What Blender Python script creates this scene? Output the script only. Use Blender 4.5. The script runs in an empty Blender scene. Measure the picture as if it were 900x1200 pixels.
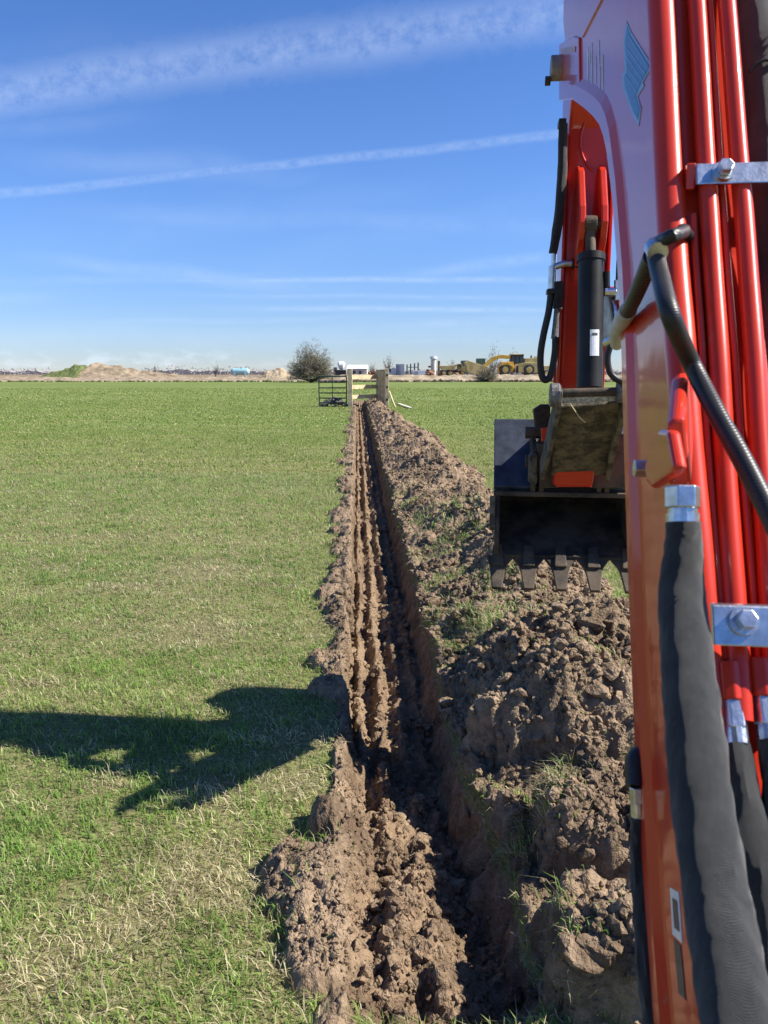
import bpy, math, random
import numpy as np
from mathutils import Vector

random.seed(7)
rng = np.random.default_rng(11)
S = bpy.context.scene
COL = S.collection

# ------------------------------------------------------------------ camera
PITCH = math.radians(10.32)
FPX = 906.0                       # focal length in photo pixels (900 x 1200)
EYE = 1.7
cam_d = bpy.data.cameras.new('camera')
cam = bpy.data.objects.new('camera', cam_d)
COL.objects.link(cam)
cam.location = (0, 0, EYE)
cam.rotation_euler = (math.pi / 2 - PITCH, 0, 0)
cam_d.sensor_fit = 'VERTICAL'
cam_d.sensor_height = 24.0
cam_d.lens = 24.0 * FPX / 1200.0
cam_d.clip_start = 0.05
cam_d.clip_end = 9000
cam_d.dof.use_dof = True
cam_d.dof.focus_distance = 6.0
cam_d.dof.aperture_fstop = cam_d.lens / 2.6
S.camera = cam

# ------------------------------------------------------------------ light
SUN_ELEV = math.radians(45)
SUN_AZ = math.radians(94)         # clockwise from +y (the view direction): from the right, a touch behind
W = bpy.data.worlds.new('World')
S.world = W
W.use_nodes = True
sun_d = bpy.data.lights.new('sun', 'SUN')
sun_d.energy = 5.0
sun_d.angle = math.radians(0.53)
sun_d.color = (1.0, 0.95, 0.87)
sun = bpy.data.objects.new('sun', sun_d)
COL.objects.link(sun)
sdir = Vector((math.sin(SUN_AZ) * math.cos(SUN_ELEV), math.cos(SUN_AZ) * math.cos(SUN_ELEV), math.sin(SUN_ELEV)))
sun.rotation_euler = sdir.to_track_quat('Z', 'Y').to_euler()
sun.location = (30, 0, 40)
S.view_settings.view_transform = 'Standard'
S.view_settings.look = 'None'
S.view_settings.exposure = 1.0
S.view_settings.gamma = 1.0
SKY_STRENGTH = 0.073

# ------------------------------------------------------------------ photo geometry
CAM = np.array([0, 0, EYE])
FV = np.array([0, math.cos(PITCH), -math.sin(PITCH)])
UV = np.array([0, math.sin(PITCH), math.cos(PITCH)])
RV = np.array([1.0, 0, 0])
YAW = math.radians(7.1)           # the digger points this far right of the view
FW = np.array([math.sin(YAW), math.cos(YAW), 0])
RT = np.array([math.cos(YAW), -math.sin(YAW), 0])
DIG = np.array([0.377, 0, 0])


def ray(u, v):
    return FV + (u - 450) / FPX * RV - (v - 600) / FPX * UV


def at(u, v, y):
    """world point on the sight line through photo point (u, v) at distance y ahead"""
    d = ray(u, v)
    return CAM + d * (y / d[1])


def ground(u, v, z=0.0):
    d = ray(u, v)
    return CAM + d * ((z - EYE) / d[2])


def LP(u, v, off):
    """digger-local point (right, forward, up) in the upright plane `off` right of the boom's middle"""
    d = ray(u, v)
    q = CAM + d * ((off - (CAM - DIG) @ RT) / (d @ RT)) - DIG
    return (float(q @ RT), float(q @ FW), float(q[2]))


def LD(u, v, ly):
    """digger-local point at forward distance ly"""
    d = ray(u, v)
    q = CAM + d * ((ly - (CAM - DIG) @ FW) / (d @ FW)) - DIG
    return (float(q @ RT), float(q @ FW), float(q[2]))


# ------------------------------------------------------------------ node helpers
class NT:
    def __init__(self, tree):
        self.t = tree
        self.n = tree.nodes
        self.l = tree.links

    def node(self, typ, **kw):
        n = self.n.new(typ)
        for k, v in kw.items():
            setattr(n, k, v)
        return n

    def put(self, sock, v):
        if hasattr(v, 'is_output') or isinstance(v, bpy.types.NodeSocket):
            self.l.new(v, sock)
        elif v is not None:
            sock.default_value = v

    def math(self, op, a, b=None, c=None, clamp=False):
        n = self.node('ShaderNodeMath', operation=op, use_clamp=clamp)
        self.put(n.inputs[0], a)
        if b is not None:
            self.put(n.inputs[1], b)
        if c is not None:
            self.put(n.inputs[2], c)
        return n.outputs[0]

    def ramp01(self, x, a, b, smooth=True):
        n = self.node('ShaderNodeMapRange', interpolation_type='SMOOTHSTEP' if smooth else 'LINEAR')
        self.put(n.inputs['Value'], x)
        self.put(n.inputs['From Min'], a)
        self.put(n.inputs['From Max'], b)
        n.inputs['To Min'].default_value = 0
        n.inputs['To Max'].default_value = 1
        return n.outputs['Result']

    def noise(self, vec, scale, detail=4, rough=0.55, dist=0.0, dim='3D'):
        n = self.node('ShaderNodeTexNoise', noise_dimensions=dim)
        if vec is not None:
            self.put(n.inputs['Vector'], vec)
        n.inputs['Scale'].default_value = scale
        n.inputs['Detail'].default_value = detail
        n.inputs['Roughness'].default_value = rough
        n.inputs['Distortion'].default_value = dist
        return n.outputs['Fac']

    def mix(self, fac, a, b, blend='MIX'):
        n = self.node('ShaderNodeMix', data_type='RGBA', blend_type=blend)
        self.put(n.inputs[0], fac)
        self.put(n.inputs[6], a if not isinstance(a, tuple) else (*a[:3], 1))
        self.put(n.inputs[7], b if not isinstance(b, tuple) else (*b[:3], 1))
        return n.outputs[2]

    def scalevec(self, vec, s):
        n = self.node('ShaderNodeMapping')
        self.put(n.inputs['Vector'], vec)
        n.inputs['Scale'].default_value = s
        return n.outputs[0]

    def bump(self, h, strength=0.5, dist=0.01, normal=None):
        n = self.node('ShaderNodeBump')
        n.inputs['Strength'].default_value = strength
        n.inputs['Distance'].default_value = dist
        self.put(n.inputs['Height'], h)
        if normal is not None:
            self.put(n.inputs['Normal'], normal)
        return n.outputs[0]


def new_mat(name):
    m = bpy.data.materials.new(name)
    m.use_nodes = True
    t = NT(m.node_tree)
    b = t.n['Principled BSDF']
    return m, t, b


# ------------------------------------------------------------------ sky with contrails
def build_sky():
    t = NT(W.node_tree)
    bg = t.n['Background']
    bg.inputs['Strength'].default_value = SKY_STRENGTH
    sky = t.node('ShaderNodeTexSky', sky_type='NISHITA')
    sky.sun_disc = False
    sky.sun_elevation = SUN_ELEV
    sky.sun_rotation = SUN_AZ
    sky.altitude = 200
    sky.air_density = 1.0
    sky.dust_density = 0.0
    sky.ozone_density = 3.5
    hs = t.node('ShaderNodeHueSaturation')
    hs.inputs['Saturation'].default_value = 1.15
    t.put(hs.inputs['Color'], sky.outputs[0])
    tc = t.node('ShaderNodeTexCoord')
    grade = t.node('ShaderNodeMix', data_type='RGBA', blend_type='MULTIPLY')
    sepz = t.node('ShaderNodeSeparateXYZ')
    t.put(sepz.inputs[0], tc.outputs['Generated'])
    tint = t.mix(t.ramp01(sepz.outputs[2], 0.0, 0.22), (0.555, 0.655, 0.97), (0.82, 0.89, 1.17))
    grade.inputs[0].default_value = 1.0
    t.put(grade.inputs[6], hs.outputs[0]); t.put(grade.inputs[7], tint)
    sep = t.node('ShaderNodeSeparateXYZ')
    t.put(sep.inputs[0], tc.outputs['Generated'])
    x, y, z = sep.outputs
    ysafe = t.math('MAXIMUM', y, 0.02)
    qx = t.math('DIVIDE', x, ysafe)
    qz = t.math('DIVIDE', z, ysafe)
    comb = t.node('ShaderNodeCombineXYZ')
    t.put(comb.inputs[0], qx)
    t.put(comb.inputs[1], qz)
    q = comb.outputs[0]
    front = t.ramp01(y, 0.03, 0.25)

    def qp(u, v):
        d = ray(u, v)
        return d[0] / d[1], d[2] / d[1]

    warp = t.math('SUBTRACT', t.noise(q, 5.0, 2, 0.5), 0.5)
    total = None

    def streak(A, B, width, strength, grain=None, endfade=0.12, wob=0.012, soft=1.0):
        nonlocal total
        (ax, ay), (bx, by) = qp(*A), qp(*B)
        L = math.hypot(bx - ax, by - ay)
        tx, ty = (bx - ax) / L, (by - ay) / L
        nx, ny = -ty, tx
        dist = t.math('SUBTRACT', t.math('ADD', t.math('MULTIPLY', qx, nx), t.math('MULTIPLY', qz, ny)), ax * nx + ay * ny)
        dist = t.math('ADD', dist, t.math('MULTIPLY', warp, wob))
        along = t.math('SUBTRACT', t.math('ADD', t.math('MULTIPLY', qx, tx), t.math('MULTIPLY', qz, ty)), ax * tx + ay * ty)
        ad = t.math('ABSOLUTE', dist)
        if grain:
            gn = t.noise(q, grain, 6, 0.72)
            ad = t.math('ADD', ad, t.math('MULTIPLY', t.math('SUBTRACT', gn, 0.5), width * 1.1))
        m = t.math('SUBTRACT', 1.0, t.ramp01(ad, width * (0.25 if soft == 1.0 else 0.0), width))
        if grain:
            m = t.math('MULTIPLY', m, t.ramp01(gn, 0.12, 0.9))
        if endfade:
            m = t.math('MULTIPLY', m, t.ramp01(along, -endfade, endfade))
            m = t.math('MULTIPLY', m, t.math('SUBTRACT', 1.0, t.ramp01(along, L - endfade, L + endfade)))
        m = t.math('MULTIPLY', m, strength)
        total = m if total is None else t.math('MAXIMUM', total, m)

    streak((0, 106), (665, 14), 0.042, 0.26, grain=42.0, endfade=0, wob=0.02)
    streak((0, 106), (665, 14), 0.044, 0.10, grain=12.0, endfade=0, wob=0.02)
    streak((0, 100), (665, 10), 0.016, 0.10, grain=30.0, endfade=0, wob=0.02)
    streak((-40, 60), (420, 40), 0.03, 0.05, grain=7.0, wob=0.06, soft=2)
    streak((330, 300), (660, 230), 0.03, 0.06, grain=7.0, wob=0.06, soft=2)
    streak((0, 330), (300, 318), 0.008, 0.13, grain=24.0, wob=0.03, soft=2)
    streak((250, 345), (640, 350), 0.005, 0.16, grain=34.0, wob=0.01, soft=2)
    streak((60, 378), (420, 372), 0.007, 0.14, grain=24.0, wob=0.02, soft=2)
    streak((300, 400), (660, 402), 0.008, 0.14, grain=20.0, wob=0.02, soft=2)
    streak((60, 280), (480, 225), 0.03, 0.06, grain=7.0, wob=0.06, soft=2)
    streak((0, 228), (650, 159), 0.0085, 0.20, grain=70.0, endfade=0, wob=0.012)
    streak((110, 250), (660, 264), 0.022, 0.11, grain=9.0, wob=0.05, soft=2)
    streak((40, 185), (330, 205), 0.024, 0.14, grain=8.0, wob=0.05, soft=2)
    streak((-20, 148), (130, 140), 0.02, 0.12, grain=8.0, wob=0.05, soft=2)
    streak((70, 305), (360, 333), 0.016, 0.20, grain=14.0, wob=0.03, soft=2)
    streak((200, 328), (640, 328), 0.006, 0.30, grain=30.0, wob=0.008, soft=2)
    streak((490, 322), (660, 296), 0.012, 0.22, grain=18.0, wob=0.02, soft=2)
    streak((305, 361), (640, 364), 0.006, 0.30, grain=30.0, wob=0.006, soft=2)
    streak((440, 385), (620, 378), 0.012, 0.20, grain=14.0, wob=0.03, soft=2)
    streak((-40, 350), (40, 345), 0.012, 0.2, grain=14.0, wob=0.03, soft=2)
    streak((-40, 388), (640, 395), 0.03, 0.12, grain=10.0, wob=0.05, soft=2)
    # small cumulus low over the horizon
    cv = t.scalevec(q, (1.0, 2.2, 1.0))
    cn = t.noise(cv, 17.0, 6, 0.62)
    low = t.math('MULTIPLY', t.ramp01(qz, 0.0, 0.010), t.math('SUBTRACT', 1.0, t.ramp01(qz, 0.012, 0.036)))
    side = t.math('SUBTRACT', 1.0, t.ramp01(qx, -0.25, -0.08))
    cum = t.math('MULTIPLY', t.math('MULTIPLY', t.ramp01(cn, 0.46, 0.66), low), t.math('ADD', t.math('MULTIPLY', side, 0.26), 0.05))
    total = t.math('MAXIMUM', total, cum)
    total = t.math('MULTIPLY', total, front, clamp=True)
    col = t.mix(total, grade.outputs[2], (7.0, 7.8, 9.2))
    t.put(bg.inputs['Color'], col)


build_sky()

# ------------------------------------------------------------------ numpy noise
def _hash(ix, iy, seed):
    h = (ix.astype(np.int64) * 374761393 + iy.astype(np.int64) * 668265263 + seed * 974711) & 0xffffffff
    h = ((h ^ (h >> 13)) * 1274126177) & 0xffffffff
    h = (h ^ (h >> 16)) & 0xffffffff
    return h / 4294967295.0


def perlin(x, y, seed=0):
    x0 = np.floor(x); y0 = np.floor(y)
    fx = x - x0; fy = y - y0
    sx = fx * fx * fx * (fx * (fx * 6 - 15) + 10); sy = fy * fy * fy * (fy * (fy * 6 - 15) + 10)

    def g(dx, dy):
        a = _hash(x0 + dx, y0 + dy, seed) * 2 * np.pi
        return np.cos(a) * (fx - dx) + np.sin(a) * (fy - dy)
    a = g(0, 0) * (1 - sx) + g(1, 0) * sx
    b = g(0, 1) * (1 - sx) + g(1, 1) * sx
    return (a * (1 - sy) + b * sy) * 1.4


def fbm(x, y, seed=0, octv=4, gain=0.5):
    s = 0; a = 1.0; f = 1.0
    for k in range(octv):
        s = s + a * perlin(x * f, y * f, seed + k * 17)
        a *= gain; f *= 2.03
    return s


def lumps(x, y, seed=0):
    """round clods: 0..1"""
    x0 = np.floor(x); y0 = np.floor(y)
    best = np.zeros_like(x)
    for dx in (-1, 0, 1):
        for dy in (-1, 0, 1):
            cx = x0 + dx; cy = y0 + dy
            px = cx + 0.15 + 0.7 * _hash(cx, cy, seed); py = cy + 0.15 + 0.7 * _hash(cx, cy, seed + 1)
            r = 0.25 + 0.55 * _hash(cx, cy, seed + 2)
            d2 = ((x - px) ** 2 + (y - py) ** 2) / (r * r)
            h = np.sqrt(np.clip(1 - d2, 0, 1)) * r
            best = np.maximum(best, h)
    return best


def sst(x, a, b):
    t = np.clip((x - a) / (b - a), 0, 1)
    return t * t * (3 - 2 * t)


# ------------------------------------------------------------------ terrain: trench and spoil
SLOPE = 0.0342


def ucoord(x, y):
    return x + SLOPE * y - 0.204


def mound(x, y, cx, cy, rx, ry, h, power=2.0, rot=0.0):
    c, s = math.cos(rot), math.sin(rot)
    wx_ = 0.075 * fbm(x * 4.3 + cx, y * 4.3, 171, 3); wy_ = 0.075 * fbm(x * 4.3, y * 4.3 + cy, 173, 3)
    x = x + wx_; y = y + wy_
    dx = (x - cx) * c + (y - cy) * s; dy = -(x - cx) * s + (y - cy) * c
    d = np.sqrt((dx / rx) ** 2 + (dy / ry) ** 2)
    return h * np.clip(1 - d ** power, 0, 1) ** 0.75


def terrain(x, y):
    """returns height, trench mask, right spoil mask, left spoil mask"""
    u = ucoord(x, y)
    n1 = perlin(y * 1.3, y * 0 + 3.1, 5); n2 = perlin(y * 1.1, y * 0 + 9.7, 8) + 0.6 * perlin(y * 4.1, y * 0 + 2.7, 9)
    wide = fbm(x * 7, y * 7, 21, 3)
    rl = -0.27 + 0.022 * n1 + 0.014 * wide
    rr = 0.27 + 0.04 * n2 + 0.035 * wide + 0.05 * sst(y, 3.2, 2.2)
    end = 1.80 + 0.10 * perlin(x * 3, x * 0, 31)
    # --- trench
    floor = -0.26 * sst(y, 1.9, 3.6) - 0.05
    floor = floor - 0.02 * sst(y, 3.5, 9)
    rid = 0
    for k, (uc, sg, hh) in enumerate(((-0.205, 0.030, 0.13), (-0.095, 0.036, 0.115), (0.03, 0.036, 0.085), (0.145, 0.036, 0.05))):
        uc2 = uc + 0.025 * perlin(y * 1.2, y * 0 + k * 5.3, 41)
        brk = np.clip(0.72 + 0.9 * perlin(y * 2.2, y * 0 + k * 7.7, 43) + 0.5 * perlin(y * 7.5, y * 0 + k * 3.7, 44), 0.30, 1.25)
        rid = rid + hh * brk * np.exp(-((u - uc2 + 0.012 * wide) / sg) ** 2)
    cm = np.clip(0.55 + 0.8 * fbm(x * 2.3, y * 2.3, 50, 2), 0.15, 1.3)
    crumb = 0.045 * lumps(x * 8.5, y * 8.5, 51) * cm + 0.036 * lumps(x * 16, y * 16, 54) * cm + 0.026 * lumps(x * 31, y * 31, 57) + 0.012 * lumps(x * 60, y * 60, 59)
    grit = 0.010 * fbm(x * 22, y * 22, 61, 3)
    near = sst(y, 3.9, 2.4)
    loose = near * (0.030 * fbm(x * 4.5, y * 3.5, 63, 3) + 0.040 * lumps(x * 6.5, y * 6.5, 66))
    loose = loose - near * (0.06 + 0.10 * sst(u, 0.0, 0.2))
    # collapsed lump standing in the trench, and the smooth sliding left side
    loose = loose + mound(x, y, 0.17, 2.62, 0.12, 0.12, 0.06) + mound(x, y, 0.03, 2.22, 0.10, 0.20, 0.05) + mound(x, y, 0.20, 2.08, 0.12, 0.12, 0.05)
    zf = floor + rid * (1 - 0.55 * near) + loose + (0.95 + 0.1 * near) * crumb + 1.5 * grit + 0.03 * lumps(x * 5.2, y * 5.2, 67)
    wl = sst(u, rl - 0.015, rl + 0.03 + 0.03 * np.clip(n1, 0, 1) + 0.10 * near); wr = 1 - sst(u, rr - 0.09 - 0.04 * n2, rr + 0.02)
    we = sst(y, end - 0.06, end + 0.06)
    tin = wl * wr * we
    # --- right bank
    hs = 0.34 + 0.08 * perlin(y * 0.45, y * 0 + 1.7, 71) + 0.05 * perlin(y * 1.3, y * 0 + 2.7, 72)
    taper = 1 - 0.35 * sst(y, 16, 34)
    crest = (1.12 + 0.14 * perlin(y * 0.5, y * 0, 73)) * taper
    outer = (1.75 + 0.25 * perlin(y * 0.6, y * 0 + 4.0, 74)) * taper
    inner = rr + 0.04 + 0.05 * perlin(y * 1.7, y * 0 + 6.0, 75)
    a = np.clip((u - inner) / (crest - inner), 0, 1); b = np.clip((outer - u) / (outer - crest), 0, 1)
    prof = np.sin(a * np.pi / 2) ** 0.8 * np.sin(b * np.pi / 2)
    bankon = sst(y, 4.6, 5.6) * (1 - sst(y, 44.5, 45.5))
    gap = 1 - 0.75 * np.exp(-((y - 5.6) / 0.45) ** 2) * sst(u, 0.9, 1.3)
    zb = hs * prof * bankon * gap * np.clip(0.72 + 0.60 * fbm(x * 1.35, y * 1.35, 76, 3), 0.15, 1.5)
    m1 = mound(x, y, 1.25, 3.75, 0.84, 1.00, 0.44, 2.6, 0.25)
    m1b = mound(x, y, 0.86, 3.35, 0.46, 0.46, 0.42, 4.5, 0.3)
    m2 = mound(x, y, 0.84, 2.45, 0.33, 0.25, 0.29, 5.0, 0.1)
    m3 = mound(x, y, 0.70, 1.90, 0.27, 0.21, 0.23, 4.0, -0.2)
    m4 = mound(x, y, 0.47, 2.62, 0.11, 0.14, 0.15, 2.5)
    m5 = mound(x, y, 0.80, 4.85, 0.42, 0.42, 0.20, 2.4)
    m6 = mound(x, y, 0.62, 2.98, 0.22, 0.12, 0.10, 2.0)
    zm = np.maximum.reduce([m1, m1b, m2, m3, m4, m5, m6])
    zm = zm * (1 + 0.22 * fbm(x * 4.2, y * 4.2, 77, 3))
    zr = np.maximum(zb, zm)
    keep = sst(u, rr - 0.005, rr + 0.03)
    zr = zr * keep
    lipz = 0.035 * sst(u, rr - 0.01, rr + 0.02) * (1 - sst(u, rr + 0.25, rr + 0.45)) * sst(y, 1.95, 2.2) * (1 - sst(y, 43, 45)) * (0.8 + 0.5 * fbm(x * 4, y * 4, 79, 3))
    zr = np.maximum(zr, lipz)
    mr = sst(zr, 0.008, 0.03)
    edge = fbm(x * 5, y * 5, 78, 3)
    # --- left strip of crumbs
    wv = 0.21 + 0.16 * perlin(y * 0.8, y * 0 + 2.2, 81) + 0.10 * perlin(y * 2.6, y * 0 + 5.2, 82)
    wv = np.clip(wv, 0.05, 0.5) * (0.45 + 0.55 * sst(y, 3.1, 3.6)) * (1 - sst(y, 43, 45))
    wv = wv - 0.16 * np.exp(-((y - 3.35) / 0.3) ** 2)
    dl = np.clip((u - (rl - wv - 0.06 * edge)) / 0.20, 0, 1)
    zl = 0.06 * np.sin(dl * np.pi / 2) * (1 + 0.6 * edge) * (wv > 0.03)
    zl = np.maximum(zl, np.maximum(mound(x, y, -0.23, 2.30, 0.19, 0.24, 0.11, 2.0, -0.25), mound(x, y, -0.15, 2.66, 0.13, 0.14, 0.10, 2.0)) * (1 + 0.3 * edge))
    zl = np.maximum(zl, mound(x, y, -0.16, 2.02, 0.13, 0.22, 0.06, 2.0, 0.0) * (1 + 0.3 * edge))
    zl = np.clip(zl, 0, None) * (1 - sst(u, rl - 0.01, rl + 0.03 + 0.08 * near))
    ml = np.maximum(sst(zl, 0.012, 0.03), sst(u, rl - 0.06 - 0.03 * np.clip(edge, -0.5, 1), rl - 0.03) * sst(y, 1.9, 2.05) * (u < 0))
    clod_r = 0.10 * lumps(x * 4.6, y * 4.6, 91) * np.clip(0.4 + fbm(x * 1.5, y * 1.5, 92, 2), 0.1, 1.2) + crumb
    z = zr + zl + mr * (0.9 * clod_r + 1.4 * grit - 0.03) + ml * (0.7 * crumb + grit)
    z = z * (1 - tin) + zf * tin
    return z, tin, mr, ml


def turf_on_spoil(x, y):
    """patches of live turf thrown up with the soil"""
    p = np.zeros_like(x)
    for cx, cy, r, s in ((0.66, 4.62, 0.32, 1.3), (0.42, 5.1, 0.20, 1.2), (0.54, 2.48, 0.10, 1.0), (0.60, 2.62, 0.10, 0.9), (0.47, 5.9, 0.22, 1.0), (0.9, 5.4, 0.3, 0.8), (0.30, 9.4, 0.25, 0.8), (0.9, 8.6, 0.3, 0.6), (0.98, 3.35, 0.12, 0.55),
                         (0.62, 6.9, 0.33, 0.9), (0.75, 7.7, 0.30, 0.8), (0.42, 8.5, 0.22, 0.7), (0.45, 1.95, 0.07, 0.9), (0.46, 1.80, 0.07, 0.9), (0.92, 2.75, 0.10, 0.6),
                         (1.05, 6.0, 0.25, 0.5), (0.2, 10.3, 0.3, 0.5), (0.0, 12.5, 0.3, 0.5), (-0.1, 15.0, 0.35, 0.4)):
        p = np.maximum(p, s * np.exp(-((x - cx) ** 2 + (y - cy) ** 2) / (r * r)))
    return p


# grid rows and columns
ys = [0.6]
while ys[-1] < 46:
    yy = ys[-1]
    ys.append(yy + (0.03 if yy < 1.5 else max(0.0105, 0.0042 * yy)))
ys = np.array(ys)
us = []
c = -1.4
while c < 2.9:
    us.append(c)
    d = min(abs(c + 0.27), abs(c - 0.28))
    st = 0.0045 if d < 0.05 else (0.0105 if -0.75 < c < 1.6 else 0.022)
    c += st
us = np.array(us)
UU, YY = np.meshgrid(us, ys)
XX = UU - SLOPE * YY + 0.204
ZZ, TIN, MR, ML = terrain(XX, YY)
e = np.minimum(np.minimum(sst(UU, us[0], us[0] + 0.1), 1 - sst(UU, us[-1] - 0.1, us[-1])), np.minimum(sst(YY, 0.6, 0.8), 1 - sst(YY, ys[-1] - 0.4, ys[-1])))
ZZ = ZZ * e
nr, nc = UU.shape


def grid_h(x, y):
    """height and masks at scattered points by looking up the grid"""
    u = ucoord(x, y)
    i = np.clip(np.searchsorted(ys, y) - 1, 0, nr - 2); j = np.clip(np.searchsorted(us, u) - 1, 0, nc - 2)
    fy = np.clip((y - ys[i]) / (ys[i + 1] - ys[i]), 0, 1); fu = np.clip((u - us[j]) / (us[j + 1] - us[j]), 0, 1)
    out = []
    inside = (u > us[0]) & (u < us[-1]) & (y > ys[0]) & (y < ys[-1])
    for A in (ZZ, TIN, MR, ML):
        v = (A[i, j] * (1 - fu) + A[i, j + 1] * fu) * (1 - fy) + (A[i + 1, j] * (1 - fu) + A[i + 1, j + 1] * fu) * fy
        out.append(np.where(inside, v, 0))
    return out


def mesh_np(name, V, Fq, mat, smooth=True, tri=False):
    k = Fq.shape[1]
    me = bpy.data.meshes.new(name)
    me.vertices.add(len(V)); me.vertices.foreach_set('co', np.ascontiguousarray(V, dtype=np.float32).ravel())
    me.loops.add(Fq.size); me.loops.foreach_set('vertex_index', np.ascontiguousarray(Fq, dtype=np.int32).ravel())
    me.polygons.add(len(Fq))
    me.polygons.foreach_set('loop_start', np.arange(0, Fq.size, k, dtype=np.int32))
    try:
        me.polygons.foreach_set('loop_total', np.full(len(Fq), k, dtype=np.int32))
    except Exception:
        pass
    me.polygons.foreach_set('use_smooth', np.full(len(Fq), smooth))
    me.update(calc_edges=True)
    if mat:
        me.materials.append(mat)
    return me


def link(name, me, parent=None, **props):
    o = bpy.data.objects.new(name, me)
    COL.objects.link(o)
    if parent is not None:
        o.parent = parent
    for k, v in props.items():
        if v is not None:
            o[k] = v
    return o


# ------------------------------------------------------------------ materials
def soil_material(name, dry=(0.325, 0.234, 0.150), wet=(0.135, 0.094, 0.060), fine=1.0):
    m, t, b = new_mat(name)
    g = t.node('ShaderNodeNewGeometry').outputs['Position']
    n1 = t.noise(g, 3.2, 5, 0.65)
    n2 = t.noise(g, 26, 5, 0.65)
    n3 = t.noise(g, 150, 4, 0.7)
    f = t.math('ADD', t.math('MULTIPLY', n1, 0.55), t.math('MULTIPLY', n2, 0.45))
    colr = t.mix(t.ramp01(f, 0.38, 0.62), wet, dry)
    colr = t.mix(t.ramp01(n3, 0.62, 0.85), colr, (0.43, 0.33, 0.23))
    colr = t.mix(t.math('MULTIPLY', t.ramp01(n3, 0.42, 0.22), 0.6), colr, (0.070, 0.044, 0.026))
    t.put(b.inputs['Base Color'], colr)
    b.inputs['Roughness'].default_value = 0.95
    b.inputs['Specular IOR Level'].default_value = 0.15
    v = t.node('ShaderNodeTexVoronoi', feature='F1')
    t.put(v.inputs['Vector'], g); v.inputs['Scale'].default_value = 75
    v2 = t.node('ShaderNodeTexVoronoi', feature='F1')
    t.put(v2.inputs['Vector'], g); v2.inputs['Scale'].default_value = 190
    h = t.math('ADD', t.math('MULTIPLY', v.outputs['Distance'], -0.9), t.math('MULTIPLY', n3, 0.6))
    h = t.math('ADD', h, t.math('MULTIPLY', v2.outputs['Distance'], -0.45))
    t.put(b.inputs['Normal'], t.bump(h, 0.8 * fine, 0.012))
    return m


M_SOIL = soil_material('soil_crumb')
M_SOILW = soil_material('soil_trench', dry=(0.285, 0.198, 0.122), wet=(0.120, 0.081, 0.051))


def grass_colours(t, g):
    """shared colour logic for the sward seen from afar"""
    sm = t.scalevec(g, (0.55, 1.0, 1.0))
    n0 = t.noise(sm, 0.16, 4, 0.6)
    n1 = t.noise(t.scalevec(g, (0.25, 1.0, 1.0)), 0.9, 5, 0.62)
    n2 = t.noise(g, 6.5, 5, 0.7)
    colr = t.mix(t.ramp01(n2, 0.3, 0.7), (0.094, 0.136, 0.029), (0.172, 0.212, 0.055))
    colr = t.mix(t.math('MULTIPLY', t.ramp01(n1, 0.50, 0.72), 0.6), colr, (0.30, 0.275, 0.13))
    colr = t.mix(t.math('MULTIPLY', t.ramp01(n0, 0.45, 0.70), 0.5), colr, (0.225, 0.26, 0.095))
    return colr, n2


def field_material():
    m, t, b = new_mat('pasture')
    g = t.node('ShaderNodeNewGeometry').outputs['Position']
    colr, n2 = grass_colours(t, g)
    sep = t.node('ShaderNodeSeparateXYZ'); t.put(sep.inputs[0], g)
    n3 = t.noise(g, 60, 4, 0.7)
    nearg = t.mix(t.ramp01(n3, 0.35, 0.7), (0.13, 0.125, 0.048), (0.29, 0.25, 0.125))
    colr = t.mix(t.ramp01(sep.outputs[1], 7.0, 26.0), nearg, colr)
    n4 = t.noise(t.scalevec(g, (1.0, 0.45, 1.0)), 24, 4, 0.7)
    colr = t.mix(t.math('MULTIPLY', t.ramp01(n4, 0.55, 0.35), 0.45), colr, (0.05, 0.085, 0.014))
    t.put(b.inputs['Base Color'], colr)
    b.inputs['Roughness'].default_value = 0.9
    b.inputs['Specular IOR Level'].default_value = 0.1
    h = t.math('ADD', t.math('MULTIPLY', n3, 0.5), n2)
    t.put(b.inputs['Normal'], t.bump(h, 0.7, 0.05))
    return m


M_FIELD = field_material()


def blade_material():
    m, t, b = new_mat('grass_blade')
    a = t.node('ShaderNodeAttribute', attribute_name='col')
    t.put(b.inputs['Base Color'], a.outputs['Color'])
    b.inputs['Roughness'].default_value = 0.5
    b.inputs['Specular IOR Level'].default_value = 0.35
    tr = t.node('ShaderNodeBsdfTranslucent')
    t.put(tr.inputs['Color'], a.outputs['Color'])
    mx = t.node('ShaderNodeMixShader')
    mx.inputs[0].default_value = 0.42
    t.put(mx.inputs[1], b.outputs[0]); t.put(mx.inputs[2], tr.outputs[0])
    t.put(t.n['Material Output'].inputs[0], mx.outputs[0])
    return m


M_BLADE = blade_material()


def plain(name, colr, rough=0.7, metal=0.0, nscale=8.0, var=0.35, bump=0.0, spec=0.4, bscale=None, coat=0.0):
    m, t, b = new_mat(name)
    g = t.node('ShaderNodeNewGeometry').outputs['Position']
    n = t.noise(g, nscale, 5, 0.62)
    dark = tuple(c_ * (1 - var) for c_ in colr); light = tuple(min(1, c_ * (1 + var * 0.6)) for c_ in colr)
    t.put(b.inputs['Base Color'], t.mix(t.ramp01(n, 0.3, 0.7), dark, light))
    b.inputs['Roughness'].default_value = rough
    b.inputs['Metallic'].default_value = metal
    b.inputs['Specular IOR Level'].default_value = spec
    b.inputs['Coat Weight'].default_value = coat
    if bump:
        n2 = t.noise(g, bscale or nscale * 3, 4, 0.65)
        t.put(b.inputs['Normal'], t.bump(n2, bump, 0.01))
    return m


# ------------------------------------------------------------------ terrain meshes
allV = np.stack([XX, YY, ZZ], -1).reshape(-1, 3)
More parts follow.
